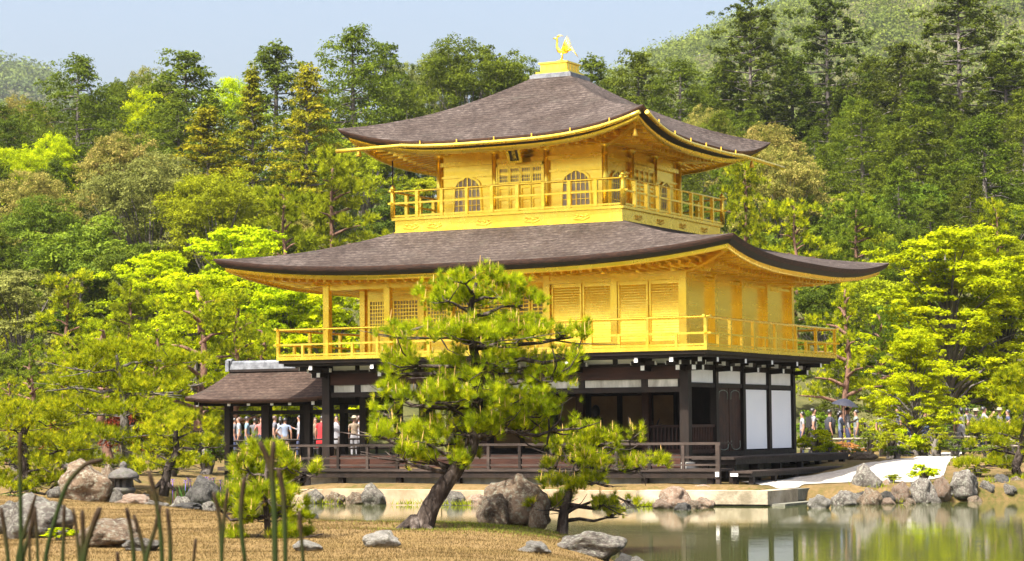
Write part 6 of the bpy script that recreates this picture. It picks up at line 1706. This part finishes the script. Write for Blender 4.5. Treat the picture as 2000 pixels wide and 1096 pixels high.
hero_pine('pine with long horizontal branches reaching in from the right edge', (1990, 66), 66, [(1995, 945, 0), (1975, 915, 0), (1985, 890, .1), (1995, 850, 0), (2000, 800, 0), (2005, 740, 0)], [.16, .13, .12, .10, .07, .03],
    [(2000, 735, 50, 24, 0), (1965, 770, 45, 20, .4), (2010, 790, 60, 22, -.4), (1945, 835, 60, 20, 0), (1990, 850, 60, 20, .5), (1925, 868, 40, 14, -.4), (1900, 905, 50, 12, -.2), (1950, 895, 44, 14, .3), (1985, 905, 40, 14, -.5), (1985, 955, 36, 20, -.6), (2030, 880, 50, 20, 0)], 84, 'pine', .14, .016, 330, 18, 0, group='pines at the right bank')
# ------------------------------------------------------------------ shrubs and bushes
SH = {'round': gen_broad(91, 1.0, .62, 1.0, .034, 34, 120, .02), 'loose': gen_broad(92, 1.0, .6, 1.0, .05, 30, 70, .02), 'fine': gen_broad(93, 1.0, .7, .8, .026, 36, 150, .02)}
def shrub(kind, px, D, w_px, h_px, mat, label, group=None, name='shrub', z=None):
    cr, wd, H, Rr = SH[kind]; p = ground(px, D); s = D / FPX
    p[2] = max(p[2], 0.0) if z is None else z
    e = empty(name, p, rf.random() * 6, label, 'shrub', group); e.scale = (w_px * s / 2 / Rr * .9, w_px * s / 2 / Rr * .9, h_px * s / H)
    link_mat('stems', wd, M['bark_grey'], e); link_mat('foliage', cr, M[mat], e); return e
shrub('loose', 1590, 76, 84, 58, 'lime', 'bright lime bush right beside the pavilion corner')
shrub('round', 1622, 74.2, 60, 34, 'lime', 'second bright lime bush in front of the orange azalea')
shrub('fine', 1642, 78, 76, 32, 'orange_leaf', 'azalea with orange shoots behind the benches')
shrub('round', 1668, 75, 38, 22, 'oak', 'small dark green ball bush right of the benches')
shrub('fine', 1735, 77, 84, 54, 'olive', 'olive green rounded shrub below the maple')
shrub('round', 1745, 75.5, 60, 26, 'oak', 'low dark green shrub in front of the olive rounded shrub')
shrub('loose', 1800, 62.6, 62, 36, 'lime', 'small lime bush at the water edge above the shore stones')
shrub('round', 1735, 63.6, 40, 16, 'olive', 'tiny olive tuft between the path and the shore stones')
shrub('fine', 1900, 66, 70, 18, 'olive', 'low spreading olive shrub on the right bank above the stones')
shrub('round', 1955, 70, 80, 20, 'oak', 'low green ground shrub at the right bank under the pine')
shrub('fine', 1860, 79, 76, 36, 'oak', 'grey green shrub at the fence right of the path')
shrub('loose', 1800, 80, 70, 36, 'lime', 'lime shrub under the hanging maple')
shrub('round', 1920, 76, 60, 22, 'pine_dark', 'flat dark shrub left of the right hand pine')
shrub('fine', 1680, 86, 90, 70, 'olive', 'broad olive shrub behind the visitors with the umbrella')
shrub('round', 1590, 90, 100, 84, 'oak', 'dark green shrub behind the visitors at the pavilion corner')
shrub('fine', 1880, 92, 120, 90, 'oak', 'dark shrub behind the visitors in dark jackets')
shrub('fine', 1790, 92, 120, 80, 'olive', 'olive shrub behind the hanging maple')
for i, (px, D, w_, h_, mt, kd, lb) in enumerate([(1695, 79, 70, 50, 'oak', 'fine', 'leafy shrub in front of the visitor with the white hat'), (1765, 79.5, 66, 54, 'lime', 'loose', 'lime shrub screening the visitors under the maple'), (1825, 79.5, 76, 50, 'olive', 'fine', 'olive shrub at the fence left of the dark jackets'), (1950, 78, 90, 60, 'olive', 'fine', 'olive shrub at the fence under the right hand pine'), (1720, 80.5, 60, 64, 'olive', 'loose', 'tall olive shrub left of the lime shrub at the fence')]):
    shrub(kd, px, D, w_, h_, mt, lb)
shrub('round', 1965, 90, 110, 90, 'oak', 'dark shrub behind the right hand pine')
for i, (px, D, w_, h_, mt, kd, lb) in enumerate([(40, 73, 130, 60, 'oak', 'round', 'dark green shrub at the far left bank behind the layered pine'), (140, 74, 120, 60, 'oak', 'fine', 'dark green shrub left of the red azalea'),
    (250, 75, 110, 130, 'red_leaf', 'fine', 'red leaved azalea behind the tallest garden pine'), (330, 76, 110, 70, 'olive', 'round', 'olive shrub behind the golden green garden pine'), (115, 76, 70, 90, 'red_leaf', 'loose', 'small red azalea at the left behind the pads'),
    (400, 78, 110, 76, 'oak', 'fine', 'dark shrub left of the small pavilion'), (30, 59.8, 110, 26, 'oak', 'fine', 'clipped low green hedge at the left edge'),
    (480, 100, 160, 110, 'lime', 'fine', 'lime shrub behind the visitors at left'), (580, 101, 170, 110, 'oak', 'round', 'green shrub behind the visitors in the middle'), (690, 100, 170, 110, 'olive', 'fine', 'olive shrub behind the red dress'),
    (410, 96, 120, 90, 'olive', 'round', 'olive shrub behind the left posts'), (120, 33.6, 70, 26, 'lime', 'loose', 'small lime plant between the lower left boulders'), (1150, 36.8, 60, 20, 'lime', 'loose', 'small leafy sprig at the water right of the small pine trunk'), (850, 97, 140, 150, 'oak', 'round', 'shrub behind the pavilion')]):
    if lb == 'shrub behind the pavilion': continue
    shrub(kd, px, D, w_, h_, mt, lb)
# irises
ip = ground(405, 63.5); ip[2] = max(ip[2], .1)
IR = empty('iris_clump', ip, 0, 'clump of purple irises left of the small pavilion', 'flowers')
rg = np.random.default_rng(3); n = 260
P = np.stack([rg.normal(size=n) * .42, rg.normal(size=n) * .3, np.zeros(n)], 1); A = unit(np.stack([rg.normal(size=n) * .2, rg.normal(size=n) * .2, np.ones(n)], 1))
M['iris_leaf'] = leafmat('iris leaves', (.03, .08, .015), (.07, .17, .03), .3, 0, 0)
link('leaves', np_mesh('iris_leaves', needles(P, A, .62, .035, rg), 3, rg.random(n)), M['iris_leaf'], IR)
pm = flat('purple petals', (.12, .06, .42), .6)
for i in range(16):
    c = np.array([rg.normal() * .42, rg.normal() * .3, .55 + .16 * rg.random()]); q_ = MB()
    for k in range(6):
        a = k * math.pi / 3; up = .06 if k % 2 else -.03
        q_.add([c, c + np.array([.035 * math.cos(a - .4), .035 * math.sin(a - .4), up * .6]), c + np.array([.085 * math.cos(a), .085 * math.sin(a), up]), c + np.array([.035 * math.cos(a + .4), .035 * math.sin(a + .4), up * .6])], [(0, 1, 2, 3)])
    q_.tube([(c[0], c[1], 0), tuple(c)], .008, 4); q_.build('flower', pm, IR)

# ------------------------------------------------------------------ tufts of grass
def grass(name, n, sampler, hgt, wid, c1, c2, label, seed):
    rg = np.random.default_rng(seed); XY = sampler(rg, n); Z = terrain(XY); k = Z > .06; XY, Z = XY[k], Z[k]; n = len(XY)
    P = np.column_stack([XY, Z - .01]); A = unit(np.column_stack([rg.normal(size=(n, 2)) * .7, np.ones(n)]))
    m_ = leafmat(name, c1, c2, .35, 0, 0); o = link(name, np_mesh(name, needles(P, A, hgt, wid, rg), 3, rg.random(n)), m_); tag(o, label, 'grass', kind='stuff')
def isl(rg, n):
    px = rg.uniform(-60, 1260, n); D = rg.uniform(25, 60, n) ; p = CAM[:2] + FW[:2] * D[:, None] + RT[:2] * ((px - 1000) / FPX * D)[:, None]
    s_ = sdist(p, ISLAND); return p[(s_ > .05)]
grass('dry_lawn', 150000, isl, .05, .010, (.065, .046, .014), (.165, .107, .042), 'short dry tan lawn of the foreground islet', 5)
def patch(rg, n):
    c = np.array([ground(px, D)[:2] for px, D in ((880, 38.5), (960, 37.5), (850, 36), (1030, 37.5), (760, 41.3), (820, 40.8), (900, 40), (990, 38.2))])
    i = rg.integers(0, len(c), n); return c[i] + rg.normal(size=(n, 2)) * np.array([.7, .6])
grass('green_moss', 9000, patch, .055, .010, (.07, .11, .012), (.24, .27, .03), 'patches of yellow green moss on the islet around the pine', 6)
def shoreg(rg, n):
    c = np.array([dep(px, D, 0)[:2] for px, D in ((795, 63.2), (860, 62.9), (900, 62.5), (1255, 60.2), (1270, 60.2), (560, 66), (640, 65), (1700, 62), (1745, 61.2), (1850, 62), (1930, 63), (1975, 64))])
    i = rg.integers(0, len(c), n); return c[i] + rg.normal(size=(n, 2)) * .22
rg = np.random.default_rng(8); XY = shoreg(rg, 700); Zs = np.maximum(terrain(XY), .02); P = np.column_stack([XY, Zs]); A = unit(np.column_stack([rg.normal(size=(len(XY), 2)) * .5, np.ones(len(XY))]))
tag(link('shore_grass', np_mesh('shore_grass', needles(P, A, .17, .025, rg), 3, rg.random(len(XY))), M['olive']), 'tufts of fresh grass at the waterline', 'grass', kind='stuff')
def gard(rg, n):
    px = rg.uniform(1560, 2060, n); D = rg.uniform(63, 84, n); p = CAM[:2] + FW[:2] * D[:, None] + RT[:2] * ((px - 1000) / FPX * D)[:, None]; q_ = sdist(p, NORTH); return p[q_ > .6]
# ------------------------------------------------------------------ out of focus stalks close to the camera
m, nt, nd, lk, out = newmat('green stalk with brown tip')
b = nd.new('ShaderNodeBsdfPrincipled'); b.inputs['Roughness'].default_value = .7; b.inputs['Specular IOR Level'].default_value = .1
at = nd.new('ShaderNodeAttribute'); at.attribute_name = 'along'
nzx = nd.new('ShaderNodeTexNoise'); nzx.inputs['Scale'].default_value = 60
mxx = nd.new('ShaderNodeMath'); mxx.operation = 'MULTIPLY_ADD'; mxx.inputs[1].default_value = .12; lk.new(nzx.outputs['Fac'], mxx.inputs[0]); lk.new(at.outputs['Fac'], mxx.inputs[2])
r = ramp(nd, [(.0, (.012, .021, .005)), (.86, (.015, .024, .005)), (.99, (.026, .018, .007)), (1.0, (.02, .012, .006))]); lk.new(mxx.outputs[0], r.inputs[0]); lk.new(r.outputs[0], b.inputs['Base Color']); lk.new(b.outputs[0], out.inputs[0])
M['stalk'] = m
def stalk_plant(D, stems, label):
    """stems: list of (rows of (px,row) from top down, thickness px)"""
    b0 = ground(stems[0][0][-1][0], D)
    e = empty('stalk_plant', b0, 0, label, 'plant', 'blurred stalks at the lower left')
    for pts, th in stems:
        W = [Vector(px3(a, r_, D)) - Vector(b0) for a, r_ in pts]
        last = W[-1]; gz_ = 0.0
        W.append(Vector((last.x * .7, last.y * .7, last.z * .5))); W.append(Vector((last.x * .4, last.y * .4, gz_ - .1)))
        fine = []
        for i in range(len(W) - 1):
            for k in range(4): fine.append(W[i].lerp(W[i + 1], k / 4))
        fine.append(W[-1])
        for _ in range(2): fine = [fine[0]] + [(fine[i - 1] + fine[i] * 2 + fine[i + 1]) / 4 for i in range(1, len(fine) - 1)] + [fine[-1]]
        fine = fine[::-1]; rad = th * D / FPX / 2 * .74
        mb = MB(); n_ = len(fine); rads = [rad * (.85 + .15 * i / n_) for i in range(n_)]; rads[-1] *= .7
        mb.tube(fine, rads, 9, jit=.05, rnd=rf); me = mb.mesh('stem')
        L = [0]; 
        for i in range(1, n_): L.append(L[-1] + (fine[i] - fine[i - 1]).length)
        vals = np.repeat(np.array([1 - (L[-1] - x) / .9 for x in L]).clip(0, 1), 9)
        a_ = me.attributes.new('along', 'FLOAT', 'POINT'); a_.data.foreach_set('value', vals.astype(np.float32))
        link('stem', me, M['stalk'], e)
stalk_plant(7.6, [([(38, 845), (39, 950), (42, 1096)], 12), ([(70, 965), (50, 1030), (30, 1096)], 11), ([(2, 990), (10, 1040), (18, 1096)], 12)], 'tallest straight green stalk with two short neighbours at the left edge')
stalk_plant(7.9, [([(200, 898), (165, 905), (128, 945), (105, 1020), (85, 1096)], 13), ([(68, 990), (60, 1040), (38, 1096)], 14)], 'stalk bending over to the right in an arch')
stalk_plant(7.4, [([(195, 990), (175, 1040), (160, 1096)], 17), ([(160, 995), (162, 1045), (158, 1096)], 13), ([(142, 992), (150, 1040), (155, 1096)], 9)], 'thick forked stalk left of the low brown boulder')
stalk_plant(7.8, [([(125, 985), (124, 1040), (122, 1096)], 11), ([(68, 988), (72, 1040), (74, 1096)], 9), ([(58, 1024), (58, 1060), (58, 1096)], 8)], 'three thin straight stalks before the broad grey boulder')
stalk_plant(8.0, [([(246, 990), (256, 1040), (262, 1096)], 12), ([(260, 1004), (275, 1050), (284, 1096)], 11)], 'pair of stalks leaning left over the low brown boulder')
stalk_plant(7.7, [([(290, 920), (303, 970), (312, 1030), (316, 1096)], 13), ([(312, 985), (300, 1040), (280, 1096)], 12), ([(325, 992), (331, 1045), (332, 1096)], 12)], 'taller trio of stalks right of the low brown boulder')
stalk_plant(8.0, [([(381, 1050), (376, 1096), (374, 1120)], 9), ([(228, 1076), (230, 1100), (232, 1120)], 10)], 'two short stalk tips at the bottom edge')
stalk_plant(7.5, [([(415, 960), (428, 1010), (432, 1096)], 11), ([(443, 952), (436, 1010), (430, 1096)], 10)], 'V shaped pair of stalks left of the young pine')
stalk_plant(7.6, [([(476, 930), (468, 990), (470, 1050), (478, 1096)], 13)], 'single wavy stalk crossing the young pine')
stalk_plant(7.5, [([(505, 862), (525, 905), (532, 960), (535, 1096)], 15), ([(533, 862), (528, 920), (535, 1000), (536, 1096)], 15), ([(541, 915), (552, 960), (556, 1096)], 14)], 'tall thick forked stalks in front of the young pine')
stalk_plant(7.9, [([(582, 998), (586, 1050), (590, 1096)], 10)], 'thin stalk right of the young pine')

# ------------------------------------------------------------------ haze
hz = MB()
c0 = [CAM[:2] + FW[:2] * a + RT[:2] * c for a, c in ((-2700, -4600), (-2700, 4600), (4700, 7600), (4700, -7600))]
hz.add([(p[0], p[1], z) for z in (-4.0, 325.0) for p in c0], [(3, 2, 1, 0), (4, 5, 6, 7), (0, 1, 5, 4), (1, 2, 6, 5), (2, 3, 7, 6), (3, 0, 4, 7)])
m, nt, nd, lk, out = newmat('air')
pv = nd.new('ShaderNodeVolumePrincipled'); pv.inputs['Color'].default_value = (.86, .92, 1.0, 1); pv.inputs['Density'].default_value = HAZE; pv.inputs['Anisotropy'].default_value = .2
lk.new(pv.outputs[0], out.inputs['Volume'])
if HAZE > 0: tag(hz.build('haze', m), kind='stuff')
print('total %.1fs' % (time.time() - T0), 'objects', len(bpy.data.objects))
